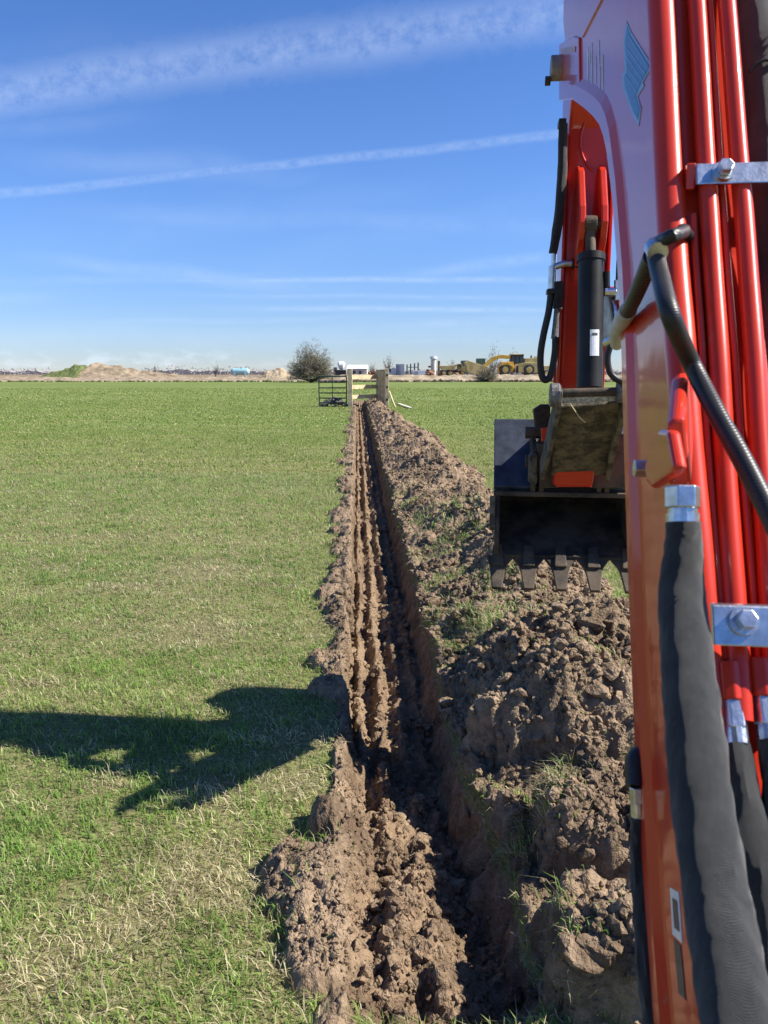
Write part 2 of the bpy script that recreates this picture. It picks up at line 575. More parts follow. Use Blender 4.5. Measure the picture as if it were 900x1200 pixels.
# break the pure height field: push sideways a little so crumbs overhang
cr = TIN + MR + ML
wallr = np.exp(-((UU - 0.25) / 0.08) ** 2) + 0.5 * np.exp(-((UU + 0.27) / 0.03) ** 2)
px = (0.012 * fbm(XX * 14, YY * 14, 101, 3) + wallr * (0.040 * fbm(YY * 6, ZZ * 7, 105, 4) - 0.06 * lumps(YY * 9, ZZ * 9, 107))) * np.clip(cr, 0, 1) * (YY < 14)
py = 0.012 * fbm(XX * 14 + 40, YY * 14, 103, 3) * np.clip(cr, 0, 1) * (YY < 14)
allV[:, 0] += px.ravel(); allV[:, 1] += py.ravel()
idx = np.arange(nr * nc).reshape(nr, nc)
quads = np.stack([idx[:-1, :-1], idx[:-1, 1:], idx[1:, 1:], idx[1:, :-1]], -1).reshape(-1, 4)


def fmean(A):
    return ((A[:-1, :-1] + A[:-1, 1:] + A[1:, 1:] + A[1:, :-1]) / 4).ravel()


ft, fr, fl = fmean(TIN), fmean(MR), fmean(ML)
kind = np.where(ft > 0.25, 1, np.where(fr > 0.35, 2, np.where(fl > 0.35, 3, 0)))


def sub_mesh(name, k, mat):
    F = quads[kind == k]
    used, inv = np.unique(F, return_inverse=True)
    return mesh_np(name, allV[used], inv.reshape(-1, 4), mat)


def field_mesh():
    F = quads[kind == 0]
    used, inv = np.unique(F, return_inverse=True)
    V = allV[used]; F = inv.reshape(-1, 4)
    uL, uR = us[0], us[-1]
    xl = lambda y: uL - SLOPE * y + 0.204
    xr = lambda y: uR - SLOPE * y + 0.204
    y0, y1, Y = ys[0], ys[-1], 128.0
    B = 220.0
    extra = []
    def q(*p):
        extra.append(p)
    q((-B, -40), (xl(y0), -40), (xl(y0), y0), (-B, y0)); q((xl(y0), -40), (xr(y0), -40), (xr(y0), y0), (xl(y0), y0)); q((xr(y0), -40), (B, -40), (B, y0), (xr(y0), y0))
    q((-B, y0), (xl(y0), y0), (xl(y1), y1), (-B, y1)); q((xr(y0), y0), (B, y0), (B, y1), (xr(y1), y1))
    q((-B, y1), (xl(y1), y1), (xl(y1), Y), (-B, Y)); q((xl(y1), y1), (xr(y1), y1), (xr(y1), Y), (xl(y1), Y)); q((xr(y1), y1), (B, y1), (B, Y), (xr(y1), Y))
    n0 = len(V)
    EV = np.array([[p[0], p[1], 0.0] for qd in extra for p in qd])
    EF = np.arange(len(EV)).reshape(-1, 4) + n0
    return mesh_np('field', np.vstack([V, EV]), np.vstack([F, EF]), M_FIELD)


field = link('field', field_mesh(), kind='structure')
trench = link('trench', sub_mesh('trench', 1, M_SOILW), kind='structure')
spoil_r = link('spoil_bank', sub_mesh('spoil_bank', 2, M_SOIL), label='long heaped bank of brown soil thrown up along the right side of the trench', category='soil bank')
spoil_l = link('spoil_strip', sub_mesh('spoil_strip', 3, M_SOIL), label='thin low strip of crumbled brown soil along the left rim of the trench', category='soil strip', kind='stuff')


# ------------------------------------------------------------------ clods
def ico(sub):
    import bmesh
    bm = bmesh.new()
    bmesh.ops.create_icosphere(bm, subdivisions=sub, radius=1.0)
    bm.verts.ensure_lookup_table()
    V = np.array([v.co[:] for v in bm.verts]); F = np.array([[v.index for v in f.verts] for f in bm.faces])
    bm.free()
    return V, F


def rot_z_tilt(n):
    a = rng.uniform(0, 2 * np.pi, n); b = rng.uniform(-1, 1, n); cc = rng.uniform(-1, 1, n)
    ca, sa, cb, sb, c3, s3 = np.cos(a), np.sin(a), np.cos(b), np.sin(b), np.cos(cc), np.sin(cc)
    R = np.zeros((n, 3, 3))
    R[:, 0, 0] = ca * c3 - sa * sb * s3; R[:, 0, 1] = -sa * cb; R[:, 0, 2] = ca * s3 + sa * sb * c3
    R[:, 1, 0] = sa * c3 + ca * sb * s3; R[:, 1, 1] = ca * cb; R[:, 1, 2] = sa * s3 - ca * sb * c3
    R[:, 2, 0] = -cb * s3; R[:, 2, 1] = sb; R[:, 2, 2] = cb * c3
    return R


def scatter_small(name, parent, which, counts):
    V0, F0 = ico(1)
    PV, PF = [], []
    n0 = 0
    for (ya, yb, n, smin, smax) in counts:
        y = ya * (yb / ya) ** rng.uniform(0, 1, n * 3)
        u = rng.uniform(-0.75, 2.1, n * 3)
        x = u - SLOPE * y + 0.204
        z, a, b, c_ = grid_h(x, y)
        w = (a, b, c_)[which]
        extra = 0.0
        if which > 0:      # stray crumbs on the grass beside the heaps
            extra = 0.04 * ((b if which == 1 else c_) > 0.02)
        ok = (rng.uniform(0, 1, len(x)) < w + extra) & (np.clip(perlin(x * 3.1, y * 3.1, 111) + 0.75, 0.1, 1) > rng.uniform(0, 1, len(x)))
        x, y, z = x[ok][:n], y[ok][:n], z[ok][:n]
        m = len(x)
        if not m:
            continue
        s = smin * (smax / smin) ** (rng.uniform(0, 1, m) ** 2.6)
        sc = s[:, None] * rng.uniform(0.6, 1.25, (m, 3)) * np.array([1, 1, 0.8])
        jit = rng.uniform(0.72, 1.22, (m, len(V0), 1))
        P = V0[None] * jit * sc[:, None, :]
        P = np.einsum('nij,nkj->nki', rot_z_tilt(m), P)
        P = P + np.stack([x, y, z + s * 0.25], -1)[:, None, :]
        PV.append(P.reshape(-1, 3))
        PF.append((F0[None] + (np.arange(m) * len(V0))[:, None, None]).reshape(-1, 3) + n0)
        n0 += m * len(V0)
    me = mesh_np(name, np.vstack(PV), np.vstack(PF), M_SOIL if which else M_SOILW, smooth=False)
    return link(name, me, parent, kind='stuff')


scatter_small('crumbs', trench, 0, ((1.8, 3.4, 7000, 0.004, 0.028), (3.4, 9, 1500, 0.008, 0.03), (9, 40, 600, 0.015, 0.04)))
scatter_small('crumbs', spoil_r, 1, ((1.6, 3.4, 11000, 0.004, 0.030), (3.2, 6, 12000, 0.005, 0.038), (6, 16, 6000, 0.010, 0.042), (16, 45, 1500, 0.025, 0.08)))
scatter_small('crumbs', spoil_l, 2, ((1.9, 3.4, 5000, 0.004, 0.018), (3.4, 9, 4000, 0.006, 0.022), (9, 40, 900, 0.015, 0.045)))


def clod_mesh(i):
    V, F = ico(3)
    s = 200 + i * 13
    d = 0.15 * fbm(V[:, 0] * 1.6 + V[:, 2] * 1.1 + i * 7, V[:, 1] * 1.6 - V[:, 2] * 0.9, s, 3) + 0.12 * (lumps(V[:, 0] * 2.6 + V[:, 2] * 1.7 + i, V[:, 1] * 2.6 + V[:, 2] * 2.1, s + 5) - 0.3)
    for q in range(9):
        nv = np.random.default_rng(s + q).normal(size=3); nv /= np.linalg.norm(nv)
        cut = 0.50 + 0.045 * q
        ex_ = np.clip(V @ nv - cut, 0, None)
        V = V - ex_[:, None] * nv * 0.9
    V = V * (1 + d)[:, None]
    V[:, 2] *= 0.66
    return mesh_np('clod', V, F, M_SOIL, smooth=False)


CL = [clod_mesh(i) for i in range(8)]


def place_clods(parent, which, n, ya, yb, smin, smax):
    k = 0
    while k < n:
        y = ya * (yb / ya) ** random.random(); u = random.uniform(-0.7, 1.7)
        x = u - SLOPE * y + 0.204
        z, a, b, c_ = [float(v[0]) for v in grid_h(np.array([x]), np.array([y]))]
        if (a, b, c_)[which] < 0.75 or perlin(np.array([x * 2.1]), np.array([y * 2.1]), 120)[0] < -0.25:
            continue
        s = smin + (smax - smin) * random.random() ** 2.5
        s *= 1 + 0.04 * y
        o = link('clod', CL[random.randrange(8)], parent)
        o.location = (x, y, z + s * 0.02)
        o.rotation_euler = (random.uniform(-0.5, 0.5), random.uniform(-0.5, 0.5), random.uniform(0, 6.3))
        o.scale = (s * random.uniform(0.8, 1.25), s * random.uniform(0.8, 1.25), s)
        k += 1


place_clods(trench, 0, 110, 1.9, 6.5, 0.014, 0.045)
place_clods(spoil_r, 1, 120, 1.7, 5, 0.016, 0.060)
place_clods(spoil_r, 1, 170, 5, 20, 0.02, 0.055)
place_clods(spoil_l, 2, 90, 1.95, 7, 0.014, 0.035)


# ------------------------------------------------------------------ grass
def blades(x, y, z, ln, wd, col0, lean, kink=0.5, upface=None):
    n = len(x)
    a = rng.uniform(0, 2 * np.pi, n)
    # prevailing lean of the sward plus scatter
    la = rng.normal(2.6, 1.3, n)
    lx, ly = np.cos(la) * lean, np.sin(la) * lean
    wx, wy = np.cos(a) * wd * 0.5, np.sin(a) * wd * 0.5  # half width
    up = np.sqrt(np.clip(1 - lean ** 2, 0.02, 1))
    P = np.zeros((n, 5, 3))
    base = np.stack([x, y, z], -1)
    mid = base + np.stack([lx * 0.32, ly * 0.32, up * 0.62], -1) * ln[:, None]
    tip = base + np.stack([lx * 1.0, ly * 1.0, up * (1.0 - kink * lean)], -1) * ln[:, None]
    w = np.stack([wx, wy, np.zeros(n)], -1)
    P[:, 0] = base - w; P[:, 1] = base + w; P[:, 2] = mid + w * 0.8; P[:, 3] = mid - w * 0.8; P[:, 4] = tip
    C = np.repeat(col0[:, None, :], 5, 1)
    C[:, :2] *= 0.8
    return P, C


def dead_patch(x, y):
    p = np.zeros_like(x)
    for cx, cy, r in ((-0.80, 2.12, 0.17), (-0.62, 2.40, 0.22), (-0.95, 1.95, 0.16), (-1.25, 4.9, 0.32), (-0.36, 2.95, 0.16), (-0.40, 3.35, 0.18), (-0.66, 2.85, 0.16), (-1.6, 6.4, 0.4), (-0.25, 1.95, 0.12)):
        p = np.maximum(p, np.exp(-((x - cx) ** 2 + (y - cy) ** 2) / (r * r)))
    return p


def make_grass():
    PV, PC = [], []
    for (ya, yb, dens, lmin, lmax, wd) in ((1.3, 2.6, 13500, 0.020, 0.075, 0.0042), (2.6, 4.4, 9500, 0.020, 0.068, 0.0046), (4.4, 7.5, 4800, 0.022, 0.060, 0.0060), (7.5, 13, 1700, 0.03, 0.07, 0.0085), (13, 24, 480, 0.035, 0.075, 0.016), (24, 46, 130, 0.04, 0.085, 0.033), (46, 80, 22, 0.05, 0.09, 0.075)):
        area = (yb - ya) * 2 * (0.54 * yb + 0.35)
        n = int(area * dens)
        y = rng.uniform(ya, yb, n); x = rng.uniform(-1, 1, n) * (0.54 * yb + 0.35)
        ok = (np.abs(x) < 0.53 * y + 0.35) & ~((y < 6.0) & (x > 2.7))
        x, y = x[ok], y[ok]
        z, a, b, c_ = grid_h(x, y)
        soil = np.clip(a * 1.5 + b + c_ * 1.1, 0, 1)
        turf = turf_on_spoil(x, y) * (1 - np.clip(a * 2, 0, 1))
        clump = fbm(x * 5.5, y * 5.5, 131, 3)
        dead = np.clip(dead_patch(x, y) + 0.30 * sst(fbm(x * 1.6, y * 2.4, 133, 4), 0.22, 0.8), 0, 1)
        p = np.maximum((1 - soil) ** 2 * (0.80 + 0.35 * clump), np.clip(turf * 1.25, 0, 1.2) * soil) * (1 - 0.45 * dead)
        p = np.maximum(p, (0.012 + 0.02 * (y < 4.5)) * (soil > 0.5) * (1 - np.clip(a * 2, 0, 1)))
        ok = rng.uniform(0, 1, len(x)) < p
        x, y, z, clump, dead, turf, soil = x[ok], y[ok], z[ok], clump[ok], dead[ok], turf[ok], soil[ok]
        m = len(x)
        tall = np.clip(0.5 + 0.55 * clump, 0.15, 1.2)
        tuft = 1 + 0.55 * sst(fbm(x * 2.2 + 9, y * 2.2, 149, 3), 0.25, 0.7)
        ln = tuft * (lmin + (lmax - lmin) * rng.uniform(0, 1, m) ** 1.4) * (0.55 + 0.75 * tall) * (1 + 0.55 * (turf > 0.35) * (soil > 0.3))
        big = fbm(x * 0.35, y * 0.7, 137, 3)
        band = fbm(x * 1.1, y * 2.0, 139, 3)
        strk = fbm(x * 0.22, y * 1.1, 141, 3)
        g = rng.uniform(0, 1, m)
        green = np.stack([0.162 + 0.145 * g + 0.03 * big, 0.280 + 0.165 * g + 0.03 * big, 0.050 + 0.055 * g], -1)
        lime = np.array([0.40, 0.47, 0.16]); straw = np.array([0.72, 0.64, 0.40]); brown = np.array([0.20, 0.14, 0.075])
        k = np.clip(0.30 + 0.45 * band + 0.35 * big + 0.45 * strk, 0, 0.9)[:, None] * rng.uniform(0.3, 1.0, (m, 1))
        colr = green * (1 - k) + lime * k
        ps = np.clip(0.13 + 0.12 * band + 0.08 * strk + 0.55 * sst(fbm(x * 1.2, y * 2.6, 147, 4), 0.50, 0.85) + 0.75 * dead + 0.15 * soil, 0.03, 0.9)
        st = rng.uniform(0, 1, m) < ps
        sc = straw * rng.uniform(0.6, 1.15, (m, 1))
        br = rng.uniform(0, 1, m) < 0.25
        sc[br] = brown * rng.uniform(0.7, 1.3, (br.sum(), 1))
        colr[st] = sc[st]
        shade = (0.86 + 0.22 * fbm(x * 2.6, y * 3.4, 143, 3))[:, None]
        colr = colr * np.clip(shade, 0.6, 1.25)
        colr = colr * (np.array([1.12, 1.10, 1.05]) if yb < 5 else (np.array([0.97, 0.90, 0.78]) if yb > 20 else 1.0))
        lean = np.clip(rng.normal(0.66, 0.2, m), 0.05, 0.97)
        lean[st] = np.clip(rng.normal(0.88, 0.10, st.sum()), 0.3, 0.985)
        w = wd * rng.uniform(0.6, 1.3, m)
        w[st] *= 0.75
        zz = np.where(st, z + rng.uniform(0, 0.018, m), z) - 0.003
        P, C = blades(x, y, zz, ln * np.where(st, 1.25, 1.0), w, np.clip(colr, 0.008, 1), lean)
        PV.append(P); PC.append(C)
    P = np.vstack(PV); C = np.vstack(PC)
    n = len(P)
    V = P.reshape(-1, 3)
    base = (np.arange(n) * 5)[:, None, None]
    T = (np.array([[0, 1, 2], [0, 2, 3], [3, 2, 4]])[None] + base).reshape(-1, 3)
    me = mesh_np('grass', V, T, M_BLADE, smooth=False)
    at_ = me.attributes.new('col', 'FLOAT_COLOR', 'POINT')
    cc = np.ones((len(V), 4), dtype=np.float32); cc[:, :3] = C.reshape(-1, 3)
    at_.data.foreach_set('color', cc.ravel())
    print('grass blades', n)
    return link('grass', me, None, kind='stuff', label='short green pasture grass mixed with dead straw', category='grass')


make_grass()


# ------------------------------------------------------------------ mesh builder
class MB:
    def __init__(self):
        self.v = []; self.f = []

    def add(self, V, F):
        n = len(self.v)
        self.v += [tuple(p) for p in V]
        self.f += [tuple(i + n for i in q) for q in F]
        return self

    def box(self, a, b):
        (x0, y0, z0), (x1, y1, z1) = a, b
        V = [(x0, y0, z0), (x1, y0, z0), (x1, y1, z0), (x0, y1, z0), (x0, y0, z1), (x1, y0, z1), (x1, y1, z1), (x0, y1, z1)]
        return self.add(V, [(0, 3, 2, 1), (4, 5, 6, 7), (0, 1, 5, 4), (1, 2, 6, 5), (2, 3, 7, 6), (3, 0, 4, 7)])

    def beam(self, p, q, w, h, up=(0, 0, 1)):
        p, q = Vector(p), Vector(q)
        d = (q - p).normalized(); s = d.cross(Vector(up))
        if s.length < 1e-4:
            s = d.cross(Vector((0, 1, 0)))
        s.normalize(); n = s.cross(d)
        V = []
        for e_ in (p, q):
            for a, b in ((-1, -1), (1, -1), (1, 1), (-1, 1)):
                V.append(tuple(e_ + s * a * w / 2 + n * b * h / 2))
        return self.add(V, [(3, 2, 1, 0), (4, 5, 6, 7), (0, 1, 5, 4), (1, 2, 6, 5), (2, 3, 7, 6), (3, 0, 4, 7)])

    def prism_x(self, prof, x0, x1):
        """profile of (y, z) points pushed from x0 to x1"""
        n = len(prof)
        V = [(x0, p[0], p[1]) for p in prof] + [(x1, p[0], p[1]) for p in prof]
        area = sum(prof[i][0] * prof[(i + 1) % n][1] - prof[(i + 1) % n][0] * prof[i][1] for i in range(n))
        F = [tuple(range(n))[::-1], tuple(range(n, 2 * n))] + [(i, (i + 1) % n, n + (i + 1) % n, n + i) for i in range(n)]
        if area < 0:
            F = [q[::-1] for q in F]
        return self.add(V, F)

    def prism(self, poly, off):
        """closed polygon of 3-D points pushed by vector off"""
        n = len(poly); o = Vector(off)
        V = [tuple(p) for p in poly] + [tuple(Vector(p) + o) for p in poly]
        F = [tuple(range(n)), tuple(range(n, 2 * n))[::-1]] + [(i, n + i, n + (i + 1) % n, (i + 1) % n) for i in range(n)]
        return self.add(V, F)

    def tube(self, path, r, seg=12, smooth_path=True, sub=6, wrinkle=0.0, seed=0, cap=True):
        pts = [Vector(p) for p in path]
        rs = list(r) if hasattr(r, '__len__') else [r] * len(pts)
        if smooth_path and len(pts) > 2:
            P, R = [], []
            ext = [pts[0] * 2 - pts[1]] + pts + [pts[-1] * 2 - pts[-2]]
            for i in range(1, len(ext) - 2):
                for k in range(sub):
                    s = k / sub
                    a, b, c_, d = ext[i - 1:i + 3]
                    P.append(0.5 * ((2 * b) + (c_ - a) * s + (2 * a - 5 * b + 4 * c_ - d) * s * s + (3 * b - a - 3 * c_ + d) * s ** 3))
                    R.append(rs[i - 1] * (1 - s) + rs[i] * s)
            P.append(pts[-1]); R.append(rs[-1])
        else:
            P, R = pts, rs
        n = len(P)
        T = [(P[min(i + 1, n - 1)] - P[max(i - 1, 0)]).normalized() for i in range(n)]
        ref = Vector((0, 0, 1)) if abs(T[0].z) < 0.9 else Vector((0, 1, 0))
        N = T[0].cross(ref).normalized()
        V = []
        for i in range(n):
            N = (N - T[i] * N.dot(T[i])).normalized()
            B = T[i].cross(N)
            for k in range(seg):
                a = 2 * math.pi * k / seg
                rr_ = R[i]
                if wrinkle:
                    rr_ *= 1 + wrinkle * float(perlin(np.array([i * 0.21 + 3 * math.cos(a)]), np.array([seed + i * 0.13 + 3 * math.sin(a)]), seed)[0])
                V.append(tuple(P[i] + (N * math.cos(a) + B * math.sin(a)) * rr_))
        F = [(i * seg + k, i * seg + (k + 1) % seg, (i + 1) * seg + (k + 1) % seg, (i + 1) * seg + k) for i in range(n - 1) for k in range(seg)]
        if cap:
            F += [tuple(range(seg))[::-1], tuple(range((n - 1) * seg, n * seg))]
        return self.add(V, F)

    def disc_x(self, c_, r, x0, x1, seg=20):
        prof = [(c_[0] + r * math.cos(2 * math.pi * k / seg), c_[1] + r * math.sin(2 * math.pi * k / seg)) for k in range(seg)]
        return self.prism_x(prof, x0, x1)

    def build(self, name, mat, parent=None, smooth=False, bevel=0.0, seg=2, **props):
        me = bpy.data.meshes.new(name)
        me.from_pydata(self.v, [], self.f)
        import bmesh
        bm = bmesh.new(); bm.from_mesh(me)
        bmesh.ops.recalc_face_normals(bm, faces=bm.faces)
        bm.to_mesh(me); bm.free()
        if smooth:
            me.polygons.foreach_set('use_smooth', [True] * len(me.polygons))
        me.materials.append(mat)
        o = link(name, me, parent, **props)
        if bevel:
            md = o.modifiers.new('bevel', 'BEVEL')
            md.width = bevel; md.segments = seg; md.limit_method = 'ANGLE'; md.angle_limit = math.radians(40)
            md.harden_normals = False
        if smooth:
            try:
                me.set_sharp_from_angle(angle=math.radians(45))
            except Exception:
                pass
        return o


def empty(name, loc, rz=0.0, **props):
    o = bpy.data.objects.new(name, None)
    COL.objects.link(o)
    o.location = loc; o.rotation_euler = (0, 0, rz)
    o.empty_display_size = 0.2
    for k, v in props.items():
        if v is not None:
            o[k] = v
    return o


# ------------------------------------------------------------------ excavator materials
def paint_material():
    m, t, b = new_mat('orange_red_paint')
    tc = t.node('ShaderNodeTexCoord').outputs['Object']
    n = t.noise(tc, 3.0, 5, 0.6)
    colr = t.mix(t.ramp01(n, 0.3, 0.7), (0.53, 0.032, 0.012), (0.60, 0.039, 0.015))
    d = t.noise(tc, 55, 5, 0.7)
    d2 = t.noise(tc, 7, 4, 0.6)
    dust = t.math('MULTIPLY', t.ramp01(d, 0.58, 0.75), t.ramp01(d2, 0.45, 0.7))
    colr = t.mix(t.math('MULTIPLY', dust, 0.45), colr, (0.34, 0.22, 0.14))
    spl = t.math('MULTIPLY', t.ramp01(t.noise(tc, 28, 3, 0.8, 0.4), 0.66, 0.74), t.ramp01(t.noise(tc, 3.5, 3, 0.6), 0.42, 0.62))
    colr = t.mix(t.math('MULTIPLY', spl, 0.55), colr, (0.26, 0.18, 0.115))
    t.put(b.inputs['Base Color'], colr)
    t.put(b.inputs['Roughness'], t.math('ADD', 0.28, t.math('MULTIPLY', n, 0.12)))
    b.inputs['Specular IOR Level'].default_value = 0.18
    b.inputs['Coat Weight'].default_value = 0.6
    b.inputs['Coat IOR'].default_value = 1.5
    t.put(b.inputs['Coat Roughness'], t.math('ADD', 0.035, t.math('MULTIPLY', dust, 0.3)))
    orange_peel = t.noise(tc, 240, 2, 0.5)
    wav = t.noise(tc, 9, 2, 0.5)
    t.put(b.inputs['Coat Normal'], t.bump(t.math('ADD', t.math('MULTIPLY', orange_peel, 0.06), wav), 0.05, 0.02))
    return m


M_PAINT = paint_material()


def black_steel():
    m, t, b = new_mat('black_muddy_steel')
    tc = t.node('ShaderNodeTexCoord').outputs['Object']
    n = t.noise(tc, 6, 6, 0.65)
    n2 = t.noise(tc, 60, 4, 0.7)
    colr = t.mix(t.ramp01(n, 0.36, 0.62), (0.026, 0.022, 0.019), (0.100, 0.074, 0.048))
    colr = t.mix(t.math('MULTIPLY', t.ramp01(n2, 0.55, 0.8), 0.5), colr, (0.19, 0.14, 0.095))
    t.put(b.inputs['Base Color'], colr)
    t.put(b.inputs['Roughness'], t.math('ADD', 0.55, t.math('MULTIPLY', n, 0.35)))
    b.inputs['Specular IOR Level'].default_value = 0.3
    t.put(b.inputs['Normal'], t.bump(t.math('ADD', n, t.math('MULTIPLY', n2, 0.3)), 0.35, 0.01))
    return m


def mud_steel():
    m, t, b = new_mat('mud_caked_steel')
    tc = t.node('ShaderNodeTexCoord').outputs['Object']
    n = t.noise(tc, 13, 6, 0.7)
    n2 = t.noise(tc, 70, 5, 0.7)
    colr = t.mix(t.ramp01(n, 0.40, 0.60), (0.042, 0.037, 0.028), (0.165, 0.135, 0.092))
    colr = t.mix(t.math('MULTIPLY', t.ramp01(n2, 0.5, 0.75), 0.5), colr, (0.25, 0.21, 0.15))
    t.put(b.inputs['Base Color'], colr)
    b.inputs['Roughness'].default_value = 0.85
    t.put(b.inputs['Normal'], t.bump(t.math('ADD', n, t.math('MULTIPLY', n2, 0.4)), 0.8, 0.015))
    return m


def sleeve_material():
    m, t, b = new_mat('black_woven_sleeve')
    tc = t.node('ShaderNodeTexCoord').outputs['Object']
    n = t.noise(tc, 22, 5, 0.65)
    colr = t.mix(t.ramp01(n, 0.35, 0.75), (0.012, 0.012, 0.012), (0.031, 0.030, 0.028))
    t.put(b.inputs['Base Color'], colr)
    b.inputs['Roughness'].default_value = 0.75
    b.inputs['Sheen Weight'].default_value = 0.2
    b.inputs['Sheen Roughness'].default_value = 0.4
    w1 = t.node('ShaderNodeTexWave', wave_type='BANDS', bands_direction='Z'); t.put(w1.inputs['Vector'], tc); w1.inputs['Scale'].default_value = 260
    w2 = t.node('ShaderNodeTexWave', wave_type='BANDS', bands_direction='X'); t.put(w2.inputs['Vector'], tc); w2.inputs['Scale'].default_value = 260
    h = t.math('ADD', t.math('MULTIPLY', t.math('ADD', w1.outputs['Fac'], w2.outputs['Fac']), 0.12), t.math('MULTIPLY', t.noise(t.scalevec(tc, (1, 1, 0.35)), 30, 3, 0.6), 1.0))
    t.put(b.inputs['Normal'], t.bump(h, 0.7, 0.008))
    return m


def rubber_material():
    m, t, b = new_mat('black_hose_rubber')
    tc = t.node('ShaderNodeTexCoord').outputs['Object']
    n = t.noise(tc, 40, 4, 0.6)
    t.put(b.inputs['Base Color'], t.mix(n, (0.012, 0.012, 0.013), (0.030, 0.029, 0.028)))
    b.inputs['Roughness'].default_value = 0.42
    b.inputs['Specular IOR Level'].default_value = 0.35
    w1 = t.node('ShaderNodeTexWave', wave_type='BANDS', bands_direction='Z'); t.put(w1.inputs['Vector'], tc); w1.inputs['Scale'].default_value = 95
    t.put(b.inputs['Normal'], t.bump(w1.outputs['Fac'], 0.15, 0.002))
    return m


M_BLACK = black_steel()
M_MUD = mud_steel()
M_SLEEVE = sleeve_material()
M_RUBBER = rubber_material()
M_ZINC = plain('zinc_plate', (0.62, 0.63, 0.64), 0.32, 1.0, 30, 0.25, 0.1)
M_CYL = plain('black_cylinder_paint', (0.020, 0.019, 0.016), 0.45, 0.0, 9, 0.4, 0.03, 0.25)
M_SKYBLACK = plain('black_paint_sky_tint', (0.030, 0.036, 0.052), 0.42, 0.0, 14, 0.5, 0.15, 0.5)  # black paint, with the sky's blue reflection put into the colour
M_WHITE = plain('white_vinyl', (0.75, 0.76, 0.76), 0.4, 0.0, 40, 0.12)
M_BLUE = plain('blue_vinyl', (0.07, 0.20, 0.42), 0.35, 0.0, 120, 0.35)
M_PALEBLUE = plain('pale_blue_vinyl', (0.26, 0.42, 0.62), 0.35, 0.0, 120, 0.15)
M_GREYV = plain('grey_vinyl', (0.10, 0.085, 0.08), 0.5, 0.0, 90, 0.3)


